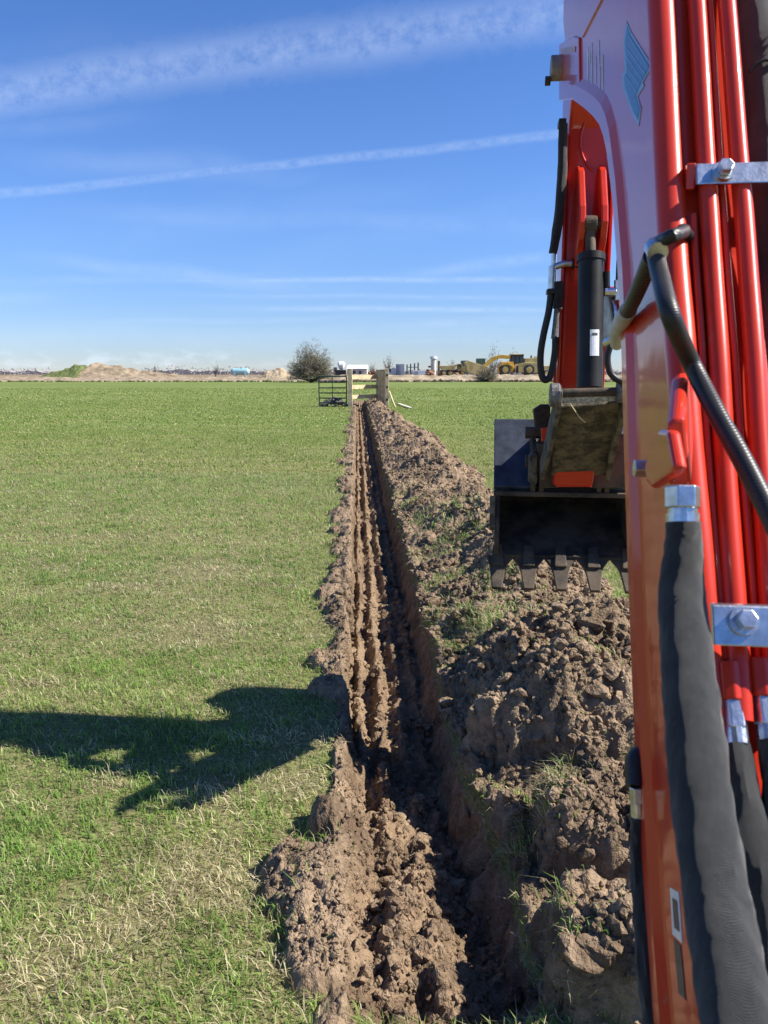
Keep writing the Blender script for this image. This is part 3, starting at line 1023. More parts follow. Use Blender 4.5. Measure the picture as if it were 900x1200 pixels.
# ------------------------------------------------------------------ excavator
def build_excavator():
    ex = empty('excavator', tuple(DIG), -YAW, label='orange red mini excavator boom, arm and toothed bucket reaching out over the soil bank', category='excavator')
    WL = -0.11
    near = [LP(u, v, WL)[1:] for u, v in ((762, 0), (766, 100), (770, 200), (775, 300), (783, 400), (789, 500), (797, 600), (806, 700), (814, 800), (822, 900), (832, 1000), (842, 1100), (852, 1200))]
    far = [LP(u, v, WL)[1:] for u, v in ((664, 112), (676, 117), (690, 127), (700, 136), (707, 145), (712, 158), (716, 175), (723, 230), (731, 330), (735, 420), (739, 560), (744, 700), (749, 820), (756, 950), (764, 1060), (775, 1200))]
    # boom: closed outline going up the back, over the unseen top and down the underside
    top = [(1.56, 2.56), (1.82, 2.84), (2.25, 3.05), (2.75, 3.14), (3.02, 3.16), (3.12, 3.08), (3.08, 2.94), (2.90, 2.76)]
    foot = [(0.60, 0.45), (0.40, 0.36), (0.26, 0.44), (0.30, 0.56), (0.47, 0.74)]
    outline = near[::-1] + top + far + foot
    MB().prism_x(outline, WL, 0.024).build('boom', M_PAINT, ex, bevel=0.006)

    def inward(pts, d):
        out = []
        for i in range(len(pts)):
            a = np.array(pts[max(0, i - 1)]); b = np.array(pts[min(len(pts) - 1, i + 1)])
            t_ = (b - a) / np.linalg.norm(b - a)
            out.append(tuple(np.array(pts[i]) + d * np.array([-t_[1], t_[0]])))
        return out
    # raised wrapper edge along the underside of the side plate
    fe = far[1:]
    inn = inward(fe, -0.062)
    mid = inward(fe, -0.040)
    m = MB()
    V = []
    for a, b, c_ in zip(fe, mid, inn):
        V += [(WL + 0.004, a[0], a[1]), (WL - 0.010, a[0], a[1]), (WL - 0.010, b[0], b[1]), (WL + 0.0005, c_[0], c_[1])]
    F = []
    for i in range(len(fe) - 1):
        for k in range(3):
            F.append((i * 4 + k, i * 4 + k + 1, i * 4 + 4 + k + 1, i * 4 + 4 + k))
    m.add(V, F).build('boom_edge_flange', M_PAINT, ex)
    # diagonal seam strip and lug with its pin at the elbow
    a, b, c_, d = LP(682, 44, WL - 0.004), LP(706, -4, WL - 0.004), LP(699, -4, WL - 0.004), LP(678, 40, WL - 0.004)
    MB().prism([a, b, c_, d], (0.012, 0, 0)).build('seam_strip', M_PAINT, ex)
    q = [LP(u, v, WL - 0.006) for u, v in ((655, 52), (672, 42), (678, 44), (679, 116), (655, 118))]
    MB().prism(q, (0.02, 0, 0)).build('elbow_lug', M_PAINT, ex, bevel=0.004)
    q = [LP(u, v, WL - 0.008) for u, v in ((657, 57), (674, 54), (674, 61), (657, 64))]
    MB().prism(q, (0.003, 0, 0)).build('amber_reflector', plain('amber_reflector', (0.45, 0.16, 0.03), 0.3), ex)
    p = LP(649, 80, WL - 0.03)
    pin = MB().disc_x((p[1], p[2]), 0.042, p[0] - 0.012, p[0] + 0.03).build('elbow_pin', plain('dull_grey_pin', (0.30, 0.30, 0.29), 0.6, 0.2, 30, 0.3), ex, bevel=0.004)
    MB().disc_x((p[1] - 0.01, p[2] - 0.045), 0.016, p[0] - 0.03, p[0] - 0.011, 6).build('bolt', M_BLACK, pin)
    # pipes on the boom's back
    nz = [p_[1] for p_ in near][::-1]; ny = [p_[0] for p_ in near][::-1]
    def back(z, d=0.0):
        return float(np.interp(z, nz + [2.6], ny + [1.58])) - d
    def pipe(off, z0, z1, r, d, name='hydraulic_pipe', n=14):
        path = []
        for k in range(n):
            z = z0 + (z1 - z0) * k / (n - 1)
            o2 = off(z) if callable(off) else off
            path.append((o2, back(z, d), z))
        return MB().tube(path, r, 18, True, 3).build(name, M_PAINT, ex, smooth=True)
    # rounded corner rail, two main pipes and thin ones between
    pipe(lambda z: -0.094, 0.95, 2.62, 0.0225, 0.006, 'corner_rail')
    pipe(lambda z: np.interp(z, [1.30, 1.57, 1.9, 2.3], [-0.066, -0.053, -0.043, -0.042]), 1.30, 2.66, 0.0140, 0.022)
    pipe(lambda z: np.interp(z, [1.30, 1.52, 1.9, 2.3], [-0.026, -0.010, 0.006, 0.004]), 1.30, 2.66, 0.0140, 0.022)
    pipe(lambda z: np.interp(z, [1.30, 1.57, 1.9, 2.3], [-0.078, -0.073, -0.0655, -0.064]), 1.36, 1.93, 0.0050, 0.020)
    pipe(lambda z: np.interp(z, [1.30, 1.52, 1.9, 2.3], [-0.040, -0.031, -0.020, -0.020]), 1.30, 2.66, 0.0050, 0.014)
    # blocks and fittings at the lower pipe ends
    for u, v in ((857, 808), (893, 805)):
        z = LD(u, v, 0.86)[2]
        x = LD(u, v, back(z, 0.022))[0]
        MB().tube([(x, back(z + 0.028, 0.022), z + 0.028), (x, back(z - 0.010, 0.022), z - 0.010)], 0.0165, 8, False).build('pipe_union', M_PAINT, ex, bevel=0.002)
        ft_ = MB().tube([(x, back(z - 0.010, 0.022), z - 0.010), (x, back(z - 0.036, 0.024), z - 0.036)], 0.0150, 6, False).build('hose_fitting', M_ZINC, ex, bevel=0.0015)
        MB().tube([(x, back(z - 0.036, 0.024), z - 0.036), (x, back(z - 0.050, 0.026), z - 0.050)], 0.0130, 14, False).build('ferrule', M_ZINC, ft_)
        z1 = z - 0.05
        MB().tube([(x, back(z1, 0.026), z1), (x + 0.004, back(z1 - 0.12, 0.04), z1 - 0.12), (x + 0.012, back(z1 - 0.25, 0.05), z1 - 0.25), (x + 0.03, back(z1 - 0.40, 0.06), z1 - 0.40), (x + 0.05, back(z1 - 0.62, 0.06) - 0.1, z1 - 0.62)], [0.013, 0.022, 0.026, 0.026, 0.026], 14, True, 8, 0.45, int(u)).build('hose_sleeve', M_SLEEVE, ex, smooth=True)
    # pipe clamps
    def clamp(v0, v1, uL, off1, bolt_uv, tilt=0.0):
        a = LD(uL, v0, 1.2); z0 = None
        za = LP(uL, v1, -0.06)[2]; zb = LP(uL, v0, -0.06)[2]
        zc = (za + zb) / 2
        yb = back(zc, 0.040)
        xl = LD(uL, (v0 + v1) / 2, yb)[0]
        sl = 0.55
        hz = (LD(uL, v0, yb)[2] - LD(uL, v1, yb)[2]) / 2
        zc = (LD(uL, v0, yb)[2] + LD(uL, v1, yb)[2]) / 2
        m_ = MB()
        P = []
        prof = [(yb - 0.003, zc - hz), (yb + 0.003 , zc - hz - 0.001), (yb + 0.010 + 0.02, zc + hz), (yb + 0.024, zc + hz + 0.001)]
        prof = [(yb - 0.5 * hz * sl * 1.6 - 0.004, zc - hz), (yb - 0.5 * hz * sl * 1.6 + 0.006, zc - hz), (yb + 0.5 * hz * sl * 1.6 + 0.006, zc + hz), (yb + 0.5 * hz * sl * 1.6 - 0.004, zc + hz)]
        o = MB().prism_x(prof, xl, off1).build('pipe_clamp', M_ZINC, ex, bevel=0.002)
        bx, by, bz = LD(bolt_uv[0], bolt_uv[1], yb - 0.006)
        nrm = Vector((0, -0.87, 0.49))
        c0 = Vector((bx, by, bz))
        MB().tube([c0 - nrm * 0.004, c0 + nrm * 0.003], 0.0165, 20, False).build('washer', M_ZINC, o)
        MB().tube([c0 + nrm * 0.003, c0 + nrm * 0.016], 0.0120, 6, False).build('bolt', M_ZINC, o, bevel=0.0015)
        return xl, yb, zc, hz
    xl, yb, zc, hz = clamp(191, 218, 815, 0.16, (848, 201))
    MB().box((xl - 0.012, yb + 0.002, zc - hz - 0.004), (xl + 0.001, yb + 0.05, zc + hz + 0.001)).build('clamp_stud', M_PAINT, ex, bevel=0.002)
    clamp(710, 752, 834, 0.12, (872, 728))
    # black fabric sleeves down the right of the boom's back
    path = [LD(u, v, y_) for u, v, y_ in ((872, -60, 1.53), (881, 0, 1.48), (890, 60, 1.43), (899, 150, 1.37), (906, 250, 1.30), (916, 350, 1.24), (921, 450, 1.18), (926, 560, 1.11), (936, 700, 1.04))]
    MB().tube(path, [0.045, 0.047, 0.046, 0.043, 0.044, 0.043, 0.042, 0.040, 0.040], 22, True, 9, 0.13, 5).build('hose_sleeve', M_SLEEVE, ex, smooth=True)
    MB().tube([LD(u, v, 1.36) for u, v in ((878, 84), (886, 75), (898, 70), (910, 74))], 0.003, 8, True, 5).build('sleeve_cord', M_RUBBER, ex, smooth=True)
    # bracket with the elbow block for the big hose
    q = [LD(u, v, 0.925) for u, v in ((781, 499), (792, 490), (803, 491), (810, 563), (809, 569), (782, 569))]
    MB().prism(q, (0.030, 0.12, 0.055)).build('hose_block', M_PAINT, ex, bevel=0.004)
    q = [LP(u, v, WL - 0.046) for u, v in ((771, 503), (782, 504), (790, 548), (786, 556), (762, 572), (757, 566), (754, 545))]
    o = MB().prism(q, (0.016, 0, 0)).build('bracket_lug', M_PAINT, ex, bevel=0.0065, seg=3)
    c0 = Vector(LP(753, 549, WL - 0.035))
    MB().tube([c0 + Vector((0.012, 0, 0)), c0 - Vector((0.012, 0, 0))], 0.0135, 6, False).build('bolt', M_ZINC, o, bevel=0.0015)
    MB().tube([c0 + Vector((0.022, 0, 0)), c0 + Vector((0.012, 0, 0))], 0.017, 18, False).build('washer', M_ZINC, o)
    OFF = WL - 0.030
    a, b, c_ = Vector(LP(800, 570, OFF)), Vector(LP(800, 596, OFF)), Vector(LP(800, 616, OFF))
    o = MB().tube([a, b], 0.0205, 6, False).build('hose_fitting', M_ZINC, ex, bevel=0.002)
    MB().tube([b, b * 0.7 + c_ * 0.3], 0.0165, 16, False).build('neck', M_ZINC, o)
    MB().tube([b * 0.7 + c_ * 0.3, c_], 0.0185, 16, False).build('ferrule', M_ZINC, o)
    path = [LP(u, v, o_) for u, v, o_ in ((801, 612, OFF), (801, 640, OFF), (799, 700, OFF - 0.004), (807, 790, OFF - 0.008), (817, 890, OFF - 0.012), (831, 1000, OFF - 0.014), (848, 1100, OFF - 0.016), (866, 1200, OFF - 0.018), (890, 1330, OFF - 0.02))]
    MB().tube(path, [0.0190, 0.0205, 0.0255, 0.0275, 0.0290, 0.0285, 0.0290, 0.0295, 0.030], 26, True, 12, 0.10, 3).build('hose_sleeve', M_SLEEVE, ex, smooth=True)
    # thin hose looping over the corner rail
    hb = [LP(774, 288, WL - 0.032), LP(790, 345, WL - 0.036)]
    ring = [LP(801, 272, WL + 0.01), LP(790, 276, WL - 0.02), LP(778, 281, WL - 0.028), LP(769, 287, WL - 0.03)]
    MB().tube([LD(806, 277, 1.20), LD(800, 270, 1.175), *ring, LP(764, 296, WL - 0.03), LP(761, 306, WL - 0.03)], 0.0095, 12, True, 6).build('hose_tie', M_RUBBER, ex, smooth=True)
    path = [LP(767, 292, WL - 0.034), LP(773, 320, WL - 0.036), LP(786, 370, WL - 0.040), LD(810, 425, 1.02), LD(840, 485, 0.955), LD(868, 535, 0.905), LD(897, 592, 0.86), LD(930, 660, 0.80)]
    MB().tube(path, 0.0118, 16, True, 8).build('hydraulic_hose', M_RUBBER, ex, smooth=True)
    path = [LP(764, 300, WL - 0.030), LP(754, 325, WL - 0.028), LP(743, 350, WL - 0.026), LP(735, 366, WL - 0.022)]
    MB().tube(path, 0.0125, 16, True, 6).build('hydraulic_hose', M_RUBBER, ex, smooth=True)
    path = [LP(767, 289, WL - 0.035), LP(771, 296, WL - 0.036)]
    MB().tube(path, 0.0135, 16, False).build('hose_clip', M_ZINC, ex)
    el = MB().tube([LP(736, 364, WL - 0.022), LP(727, 380, WL - 0.016), LP(723, 392, WL - 0.010), LP(723, 403, WL + 0.0)], [0.0150, 0.0150, 0.0145, 0.013], 16, True, 5).build('steel_elbow', plain('pale_zinc', (0.50, 0.50, 0.49), 0.55, 0.2, 20, 0.2), ex, smooth=True)
    # stickers low on the side plate
    def decal(name, uvs, mat, off=WL - 0.0012, parent=ex):
        return MB().prism([LP(u, v, off) for u, v in uvs], (0.0010, 0, 0)).build(name, mat, parent)
    st = decal('warning_sticker', ((785, 1040), (795, 1046), (799, 1105), (788, 1095)), M_WHITE)
    decal('sticker_picture', ((787.5, 1052), (793, 1056), (796, 1092), (790, 1087)), M_GREYV, WL - 0.0020, st)
    decal('warning_sticker', ((789, 1100), (797, 1108), (803, 1172), (795, 1164)), M_GREYV)
    dc = decal('diamond_decal', ((734, 25), (739, 37), (762, 74), (762, 81), (753, 97), (755, 100), (747, 113), (751, 127), (748, 148), (741, 135), (730, 104), (729, 88), (732, 83), (731, 62), (730, 50)), M_PALEBLUE)
    decal('decal_field', ((734.5, 31), (738, 41), (760, 76), (759.5, 81), (751, 96), (744.5, 112), (749, 127), (747, 140), (742, 131), (732.5, 103), (731, 90), (734, 84), (733, 62), (732, 50)), M_BLUE, WL - 0.0020, dc)
    mm = MB()
    for (a, b) in (((734, 55), (756, 86)), ((734, 65), (752, 92)), ((734, 77), (749, 99)), ((733, 88), (746, 108)), ((737, 42), (758, 76))):
        w_ = 1.5
        mm.prism([LP(a[0], a[1], WL - 0.0028), LP(b[0], b[1], WL - 0.0028), LP(b[0], b[1] + w_, WL - 0.0028), LP(a[0], a[1] + w_, WL - 0.0028)], (0.0008, 0, 0))
    mm.build('decal_stripes', M_PALEBLUE, dc)
    mm = MB()
    for u, v0, v1 in ((688.5, 55, 96), (693, 50, 100), (697.5, 66, 98), (701.5, 47, 74), (702.2, 78, 104), (706, 64, 106), (690.6, 60, 75)):
        mm.prism([LP(u - 0.55, v0, WL - 0.0012), LP(u + 0.55, v0, WL - 0.0012), LP(u + 0.75, v1, WL - 0.0012), LP(u - 0.35, v1, WL - 0.0012)], (0.0010, 0, 0))
    mm.build('white_lettering', plain('faded_white_vinyl', (0.62, 0.68, 0.80), 0.5), ex)
    # elbowed hose at the boom's lower front edge
    Y0 = LP(756, 930, WL)[1]
    p0, p1 = Vector(LD(746, 884, 1.10)), Vector(LD(746, 922, 1.08))
    o = MB().tube([LD(760, 893, 1.13), LD(752, 887, 1.115), LD(746, 893, 1.105), p1], [0.014, 0.0165, 0.0175, 0.0165], 16, True, 5).build('elbow_boot', M_RUBBER, ex, smooth=True)
    MB().tube([p1, LD(747, 941, 1.075)], 0.0115, 6, False).build('hose_fitting', M_ZINC, o, bevel=0.0015)
    MB().tube([LD(747, 940, 1.075), LD(748, 962, 1.07)], 0.0105, 14, False).build('ferrule', M_ZINC, o)
    path = [LD(748, 958, 1.07), LD(749, 990, 1.06), LD(752, 1040, 1.035), LD(757, 1100, 1.0), LD(765, 1170, 0.96), LD(772, 1230, 0.93), LD(785, 1320, 0.86)]
    MB().tube(path, [0.012, 0.0135, 0.0150, 0.0165, 0.0175, 0.018, 0.018], 16, True, 8, 0.3, 14).build('hose_sleeve', M_SLEEVE, ex, smooth=True)
    # swing bracket under the boom foot (just out of the picture)
    MB().prism_x([(0.02, 0.30), (0.52, 0.30), (0.50, 0.62), (0.30, 0.66), (0.10, 0.62)], -0.155, -0.117).prism_x([(0.02, 0.30), (0.52, 0.30), (0.50, 0.62), (0.30, 0.66), (0.10, 0.62)], 0.055, 0.09).box((-0.155, 0.02, 0.10), (0.09, 0.52, 0.297)).build('swing_bracket', M_PAINT, ex, bevel=0.006)

    # ---------------- arm
    AX0, AX1 = LD(664, 220, 3.2)[0], LD(715, 220, 3.2)[0]
    prof = [(3.22, 1.30), (3.20, 1.80), (3.20, 2.20), (3.22, 2.62), (3.02, 2.90), (2.98, 3.10), (3.10, 3.24), (3.40, 3.26), (3.50, 3.05), (3.52, 2.40), (3.46, 1.30), (3.40, 1.22), (3.27, 1.22)]
    arm = MB().prism_x(prof, AX0, AX1).build('arm', M_PAINT, ex, bevel=0.012, seg=3)
    # side ribs, curved weld line and the cylinder ears on the belly
    for xs_ in (AX0 - 0.012, AX1 + 0.001):
        MB().prism_x([(3.185, 1.32), (3.165, 1.85), (3.170, 2.30), (3.195, 2.60), (3.26, 2.60), (3.26, 1.32)], xs_, xs_ + 0.011).build('arm_side_plate', M_PAINT, ex, bevel=0.004)
    ex0, ex1 = LD(683, 240, 3.06)[0], LD(709, 240, 3.06)[0]
    for xe, nm in ((ex0, 'a'), (ex1, 'b')):
        zt, zp, zb = LD(684, 197, 3.12)[2], LD(684, 262, 3.08)[2], LD(684, 312, 3.1)[2]
        MB().prism_x([(3.205, zt + 0.03), (3.155, zt), (3.060, zp + 0.06), (3.040, zp), (3.060, zp - 0.06), (3.15, zb), (3.205, zb - 0.05)], xe - 0.013, xe + 0.013).build('cylinder_ear', M_PAINT, ex, bevel=0.006, seg=3)
    path = [LD(u, v, 3.204) for u, v in ((687, 140), (681, 160), (682, 178), (688, 192), (695, 200))]
    MB().tube([(p_[0], 3.208, p_[2]) for p_ in path], 0.004, 8, True, 6).build('weld_bead', M_PAINT, ex, smooth=True)
    pc = LD(695.5, 263, 3.075)
    MB().tube([(ex0, pc[1], pc[2]), (ex1, pc[1], pc[2])], 0.018, 18, False).build('cylinder_pin', M_BLACK, ex, smooth=True)
    # thumb cylinder
    cx = LD(693, 300, 3.0)[0]
    e0 = Vector((cx, 3.070, pc[2])); e1 = Vector(LD(692.5, 300, 3.03)); e2 = Vector(LD(691, 455, 2.93))
    MB().tube([e0 + Vector((-0.022, 0, 0)), e0 + Vector((0.022, 0, 0))], 0.032, 20, False).build('rod_eye', M_BLACK, ex, bevel=0.003)
    MB().tube([e0 - Vector((0, 0, 0.02)), e1], 0.019, 16, False).build('cylinder_rod', M_BLACK, ex, smooth=True)
    ax = (e2 - e1).normalized()
    cyl = MB().tube([e1, e2], 0.0475, 28, False).build('thumb_cylinder', M_CYL, ex, smooth=True)
    MB().tube([e1 - ax * 0.004, e1 + ax * 0.022], 0.0515, 28, False).build('gland_cap', M_CYL, cyl, smooth=True)
    lab = [LD(u, v, 0) for u, v in ()]
    # white label wrapped on the barrel
    lv = []
    lf = []
    for i, zz in enumerate((LD(690, 386, 2.92)[2], LD(690, 417, 2.92)[2])):
        s = (zz - e1.z) / ax.z
        cpt = e1 + ax * s
        for k in range(6):
            a = math.radians(-98 + 40 * k / 5)
            lv.append(tuple(cpt + Vector((math.cos(a), math.sin(a), 0)) * 0.0503))
    for k in range(5):
        lf.append((k, k + 1, 6 + k + 1, 6 + k))
    MB().add(lv, lf).build('barrel_label', M_WHITE, cyl)
    lv2 = []
    for i, zz in enumerate((LD(690, 390, 2.92)[2], LD(690, 393, 2.92)[2])):
        cpt = e1 + ax * ((zz - e1.z) / ax.z)
        for k in range(4):
            a = math.radians(-90 + 24 * k / 3)
            lv2.append(tuple(cpt + Vector((math.cos(a), math.sin(a), 0)) * 0.0509))
    MB().add(lv2, [(k, k + 1, 4 + k + 1, 4 + k) for k in range(3)]).build('label_print', M_GREYV, cyl)
    # left hose line of the arm
    HY = 3.16
    def hp(*uv, y=HY):
        return [LD(u, v, y) for u, v in uv]
    MB().box(LD(653, 152, HY + 0.05), LD(664, 138, HY - 0.01)).build('hose_clip', M_RUBBER, ex, bevel=0.003)
    MB().tube(hp((660, 145), (659, 190), (657.5, 225), (655, 255), (651, 280), (648, 297)), [0.017, 0.018, 0.019, 0.0185, 0.018, 0.016], 14, True, 6, 0.15, 2).build('hose_sleeve', M_SLEEVE, ex, smooth=True)
    fit = MB().tube(hp((649, 296), (648, 314)), 0.009, 12, False).build('hose_fitting', M_ZINC, ex, smooth=True)
    MB().tube(hp((647.5, 312), (646.5, 339)), 0.0155, 8, False).build('hex_nut', M_ZINC, fit, bevel=0.002)
    MB().tube(hp((649, 313), (662, 309), (672, 309)), [0.012, 0.014, 0.014], 12, True, 4).build('union_elbow', M_ZINC, fit, smooth=True)
    MB().tube(hp((670, 309), (680, 310)), 0.019, 14, False).build('port_boss', M_CYL, ex, smooth=True)
    MB().box(LD(639.5, 346, HY + 0.04), LD(660, 338, HY - 0.02)).build('hose_clamp', M_RUBBER, ex, bevel=0.003)
    MB().tube(hp((646, 340), (643, 365), (637, 392), (633.5, 415), (634, 435), (638, 445), (645, 440), (650, 415), (651, 395)), 0.0135, 14, True, 7).build('loop_hose', M_RUBBER, ex, smooth=True)
    MB().tube(hp((655, 330), (655, 345), (653, 362)), 0.019, 14, True, 4, 0.2, 6).build('hose_sleeve', M_SLEEVE, ex, smooth=True)
    MB().tube(hp((653, 360), (651, 380), (649, 397)), 0.0115, 12, False).build('braided_hose', plain('braided_grey', (0.20, 0.19, 0.18), 0.5, 0.5, 200, 0.6, 0.3), ex, smooth=True)
    # red guard beside the arm's lower end
    MB().prism([LD(u, v, 3.22) for u, v in ((653, 398), (663, 392), (664, 470), (655, 472), (648, 446), (652, 420))], (0, 0.03, 0)).build('link_guard', M_PAINT, ex, bevel=0.004)
    # right side fittings and hose of the arm
    RY = 3.0
    r = MB().tube([LD(711, 318, RY), LD(711, 342, RY)], 0.012, 10, False).build('hose_fitting', M_CYL, ex, smooth=True)
    MB().tube([LD(708, 342, RY), LD(722, 342, RY)], 0.017, 8, False).build('hex_nut', M_ZINC, r, bevel=0.002)
    MB().tube([LD(724, 328, RY), LD(724, 352, RY)], 0.014, 8, False).build('hex_nut', M_ZINC, r, bevel=0.002)
    MB().tube([LD(726, 285, RY), LD(724, 305, RY), LD(723, 328, RY)], 0.005, 8, True, 5).build('thin_hose', M_RUBBER, ex, smooth=True)
    o = MB().tube([LD(707, 372, 3.07), LD(732, 372, 3.12)], 0.115, 30, False).build('pivot_boss', M_PAINT, ex, bevel=0.006)
    MB().tube([LD(703.5, 372, 3.065), LD(708, 372, 3.072)], 0.092, 30, False).build('pivot_washer', M_ZINC, o, bevel=0.003)
    MB().tube([LD(716, 403, 2.7), LD(712, 418, 2.7), LD(714, 434, 2.7), LD(722, 444, 2.7), LD(738, 450, 2.7)], 0.011, 12, True, 6).build('loop_hose', M_RUBBER, ex, smooth=True)
    MB().tube([LD(711, 402, 2.7), LD(722, 396, 2.65)], 0.018, 8, False).build('hose_fitting', M_ZINC, ex, bevel=0.002)

    # ---------------- thumb
    tl, tr_ = LD(652, 478, 2.80), LD(727, 473, 2.80)
    bl, br_ = LD(646, 558, 3.26), LD(716, 557, 3.26)
    th_off = Vector((0, 0.018, 0.028))
    th_ = MB().prism([tl, tr_, (br_[0], br_[1], br_[2]), (bl[0], bl[1], bl[2])], th_off).build('thumb', M_MUD, ex, bevel=0.004)
    def tp(s, x, d):          # point along the thumb: s 0 at the tip, 1 at the pivot; d out of the plate
        P = Vector(tl) * (1 - s) + Vector(bl) * s
        n_ = Vector((0, -0.55, -0.83))
        return Vector((x, P.y, P.z)) + n_ * d
    for x_, k in ((LD(651, 478, 2.8)[0], 0), (LD(728, 474, 2.8)[0], 1)):
        poly = [tp(0.0, x_, 0.03), tp(0.5, x_ + (0.004 if k else 0.0), 0.025), tp(1.0, x_ + (0.03 if k else -0.01), 0.02), tp(1.0, x_ + (0.03 if k else -0.01), -0.07), tp(0.4, x_, -0.09), tp(-0.10, x_, -0.06), tp(-0.17, x_, -0.01), tp(-0.10, x_, 0.03)]
        MB().prism(poly, (0.016, 0, 0)).build('thumb_side_plate', M_MUD, th_, bevel=0.003)
    MB().tube([LD(652, 461, 2.765), LD(727, 459, 2.765)], 0.016, 12, False).build('thumb_cross_bar', M_BLACK, th_, smooth=True)
    a, b = LD(657, 469, 2.765), LD(700, 467, 2.765)
    MB().prism([LD(656, 465, 2.76), LD(722, 463, 2.76), LD(722, 470, 2.765), LD(656, 473, 2.765)], (0, 0.012, 0)).build('worn_lip', plain('bare_steel_dusty', (0.42, 0.40, 0.36), 0.5, 0.4, 90, 0.6, 0.3), th_, bevel=0.002)
    for (u, v) in ((650, 463), (729, 458)):
        q = Vector(LD(u, v, 2.74))
        MB().tube([q - Vector((0.017, 0, 0)), q + Vector((0.017, 0, 0))], 0.042, 18, False).build('thumb_tip', plain('dusty_grey_steel', (0.16, 0.15, 0.14), 0.6, 0.3, 60, 0.5, 0.4), th_, bevel=0.005)
    MB().tube([LD(668, 473, 2.79), LD(674, 482, 2.80), LD(680, 490, 2.82), LD(686, 495, 2.84)], 0.0022, 6, True, 4).build('straw_stem', plain('dry_stem', (0.5, 0.43, 0.27), 0.8), th_)

    # ---------------- bucket
    A, B_, Lp = (3.42, 1.175), (3.70, 1.455), (3.38, 0.875)
    shell = [A, (3.56, 1.33), B_, (3.79, 1.455), (3.87, 1.38), (3.90, 1.25), (3.87, 1.14), (3.79, 1.055), (3.67, 0.99), (3.53, 0.935), Lp]
    BX = 0.300
    inner = []
    for i, p_ in enumerate(shell):
        a = np.array(shell[max(0, i - 1)]); b = np.array(shell[min(len(shell) - 1, i + 1)])
        t_ = (b - a) / np.linalg.norm(b - a)
        inner.append(tuple(np.array(p_) + 0.016 * np.array([t_[1], -t_[0]])))
    bk = MB().prism_x(shell + inner[::-1], -BX + 0.02, BX - 0.015).build('bucket', M_BLACK, ex, smooth=False)
    for x0, x1 in ((-BX - 0.002, -BX + 0.018), (BX - 0.013, BX + 0.007)):
        MB().prism_x(shell[:2] + shell[2:] + [(3.345, 0.93), (3.36, 1.05)], x0, x1).build('bucket_side', M_BLACK, bk, bevel=0.003)
    # black top plates either side of the hinge, reflected sky tinted in
    for x0, x1 in ((-BX - 0.010, -0.115), (0.125, BX + 0.012)):
        MB().prism_x([(A[0] - 0.004, A[1] + 0.004), (A[0] - 0.014, A[1] + 0.020), (B_[0] - 0.02, B_[1] + 0.022), (B_[0] + 0.03, B_[1] + 0.016), (B_[0] - 0.004, B_[1] + 0.004)], x0, x1).build('top_plate', M_SKYBLACK, bk, bevel=0.004)
    MB().box((-BX - 0.010, A[0] - 0.030, A[1] - 0.022), (BX + 0.012, A[0] + 0.008, A[1] + 0.0)).build('mouth_bar', M_BLACK, bk, bevel=0.004)
    MB().prism_x([(3.36, 1.16), (3.345, 1.02), (3.37, 1.0), (3.41, 1.14)], -BX - 0.026, -BX - 0.004).build('side_cutter', M_MUD, bk, bevel=0.003)
    # teeth, flared where they meet the lip
    dn = Vector((0, -0.115, -0.118)); dirn = dn.normalized()
    tc_ = [-0.287, -0.149, -0.009, 0.134, 0.283]
    for k, xt in enumerate(tc_):
        L0 = Vector((xt, 3.385, 0.885))
        wl_ = 0.031
        prof = []
        lflare = 0.018 if k == 0 else 0.042
        rflare = 0.018 if k == 4 else 0.042
        for s, w_ in ((0.0, 1.0), (0.10, 0.75), (0.25, 0.35), (0.45, 0.12), (1.0, 0.0)):
            prof.append((s, wl_ - 0.004 * s + lflare * w_ - 0.006 * (s > 0.9), wl_ - 0.004 * s + rflare * w_ - 0.006 * (s > 0.9)))
        poly = [L0 + dn * s + Vector((-a, 0, 0)) for s, a, b in prof] + [L0 + dn * s + Vector((b, 0, 0)) for s, a, b in prof[::-1]]
        nn = Vector((0, 0.71, -0.70))
        t0 = MB().prism(poly, nn * 0.022).build('tooth', M_BLACK, bk, bevel=0.003)
        wq = 0.020
        poly = [L0 + Vector((-wq, 0, 0)) - dn * 0.30, L0 + Vector((wq, 0, 0)) - dn * 0.30, L0 + Vector((wq * 1.4, 0, 0)) + dn * 0.35, L0 + Vector((-wq * 1.4, 0, 0)) + dn * 0.35]
        MB().prism([p_ - nn * 0.014 for p_ in poly], nn * 0.013).build('tooth_adapter', M_BLACK, t0, bevel=0.004)
    # hinge brackets, links and pins between arm and bucket
    for x0 in (-0.150, -0.112, 0.135, 0.170):
        MB().prism_x([(3.40, 1.17), (3.36, 1.26), (3.37, 1.36), (3.45, 1.42), (3.62, 1.38), (3.52, 1.22)], x0, x0 + 0.022).build('hinge_plate', M_BLACK, ex, bevel=0.004)
    for (y_, z_, r_) in ((3.40, 1.31, 0.030), (3.47, 1.43, 0.026)):
        MB().tube([(-0.175, y_, z_), (0.205, y_, z_)], r_, 18, False).build('hinge_pin', M_BLACK, ex, smooth=True)
    q0, q1 = LD(627, 478, 3.42), LD(642, 510, 3.42)
    MB().prism([LD(u, v, 3.44) for u, v in ((625, 480), (634, 474), (645, 474), (645, 505), (637, 512), (627, 502))], (0, 0.05, 0)).build('tipping_link', M_BLACK, ex, bevel=0.006)
    MB().prism([LD(u, v, 3.33) for u, v in ((620, 535), (624, 530), (630, 532), (630, 566), (625, 570), (619, 564))], (0, 0.05, 0)).build('hitch_hook', M_MUD, ex, bevel=0.006)
    MB().prism([LD(u, v, 3.36) for u, v in ((634, 502), (646, 500), (646, 518), (635, 518))], (0, 0.04, 0)).build('red_link_end', M_PAINT, ex, bevel=0.004)
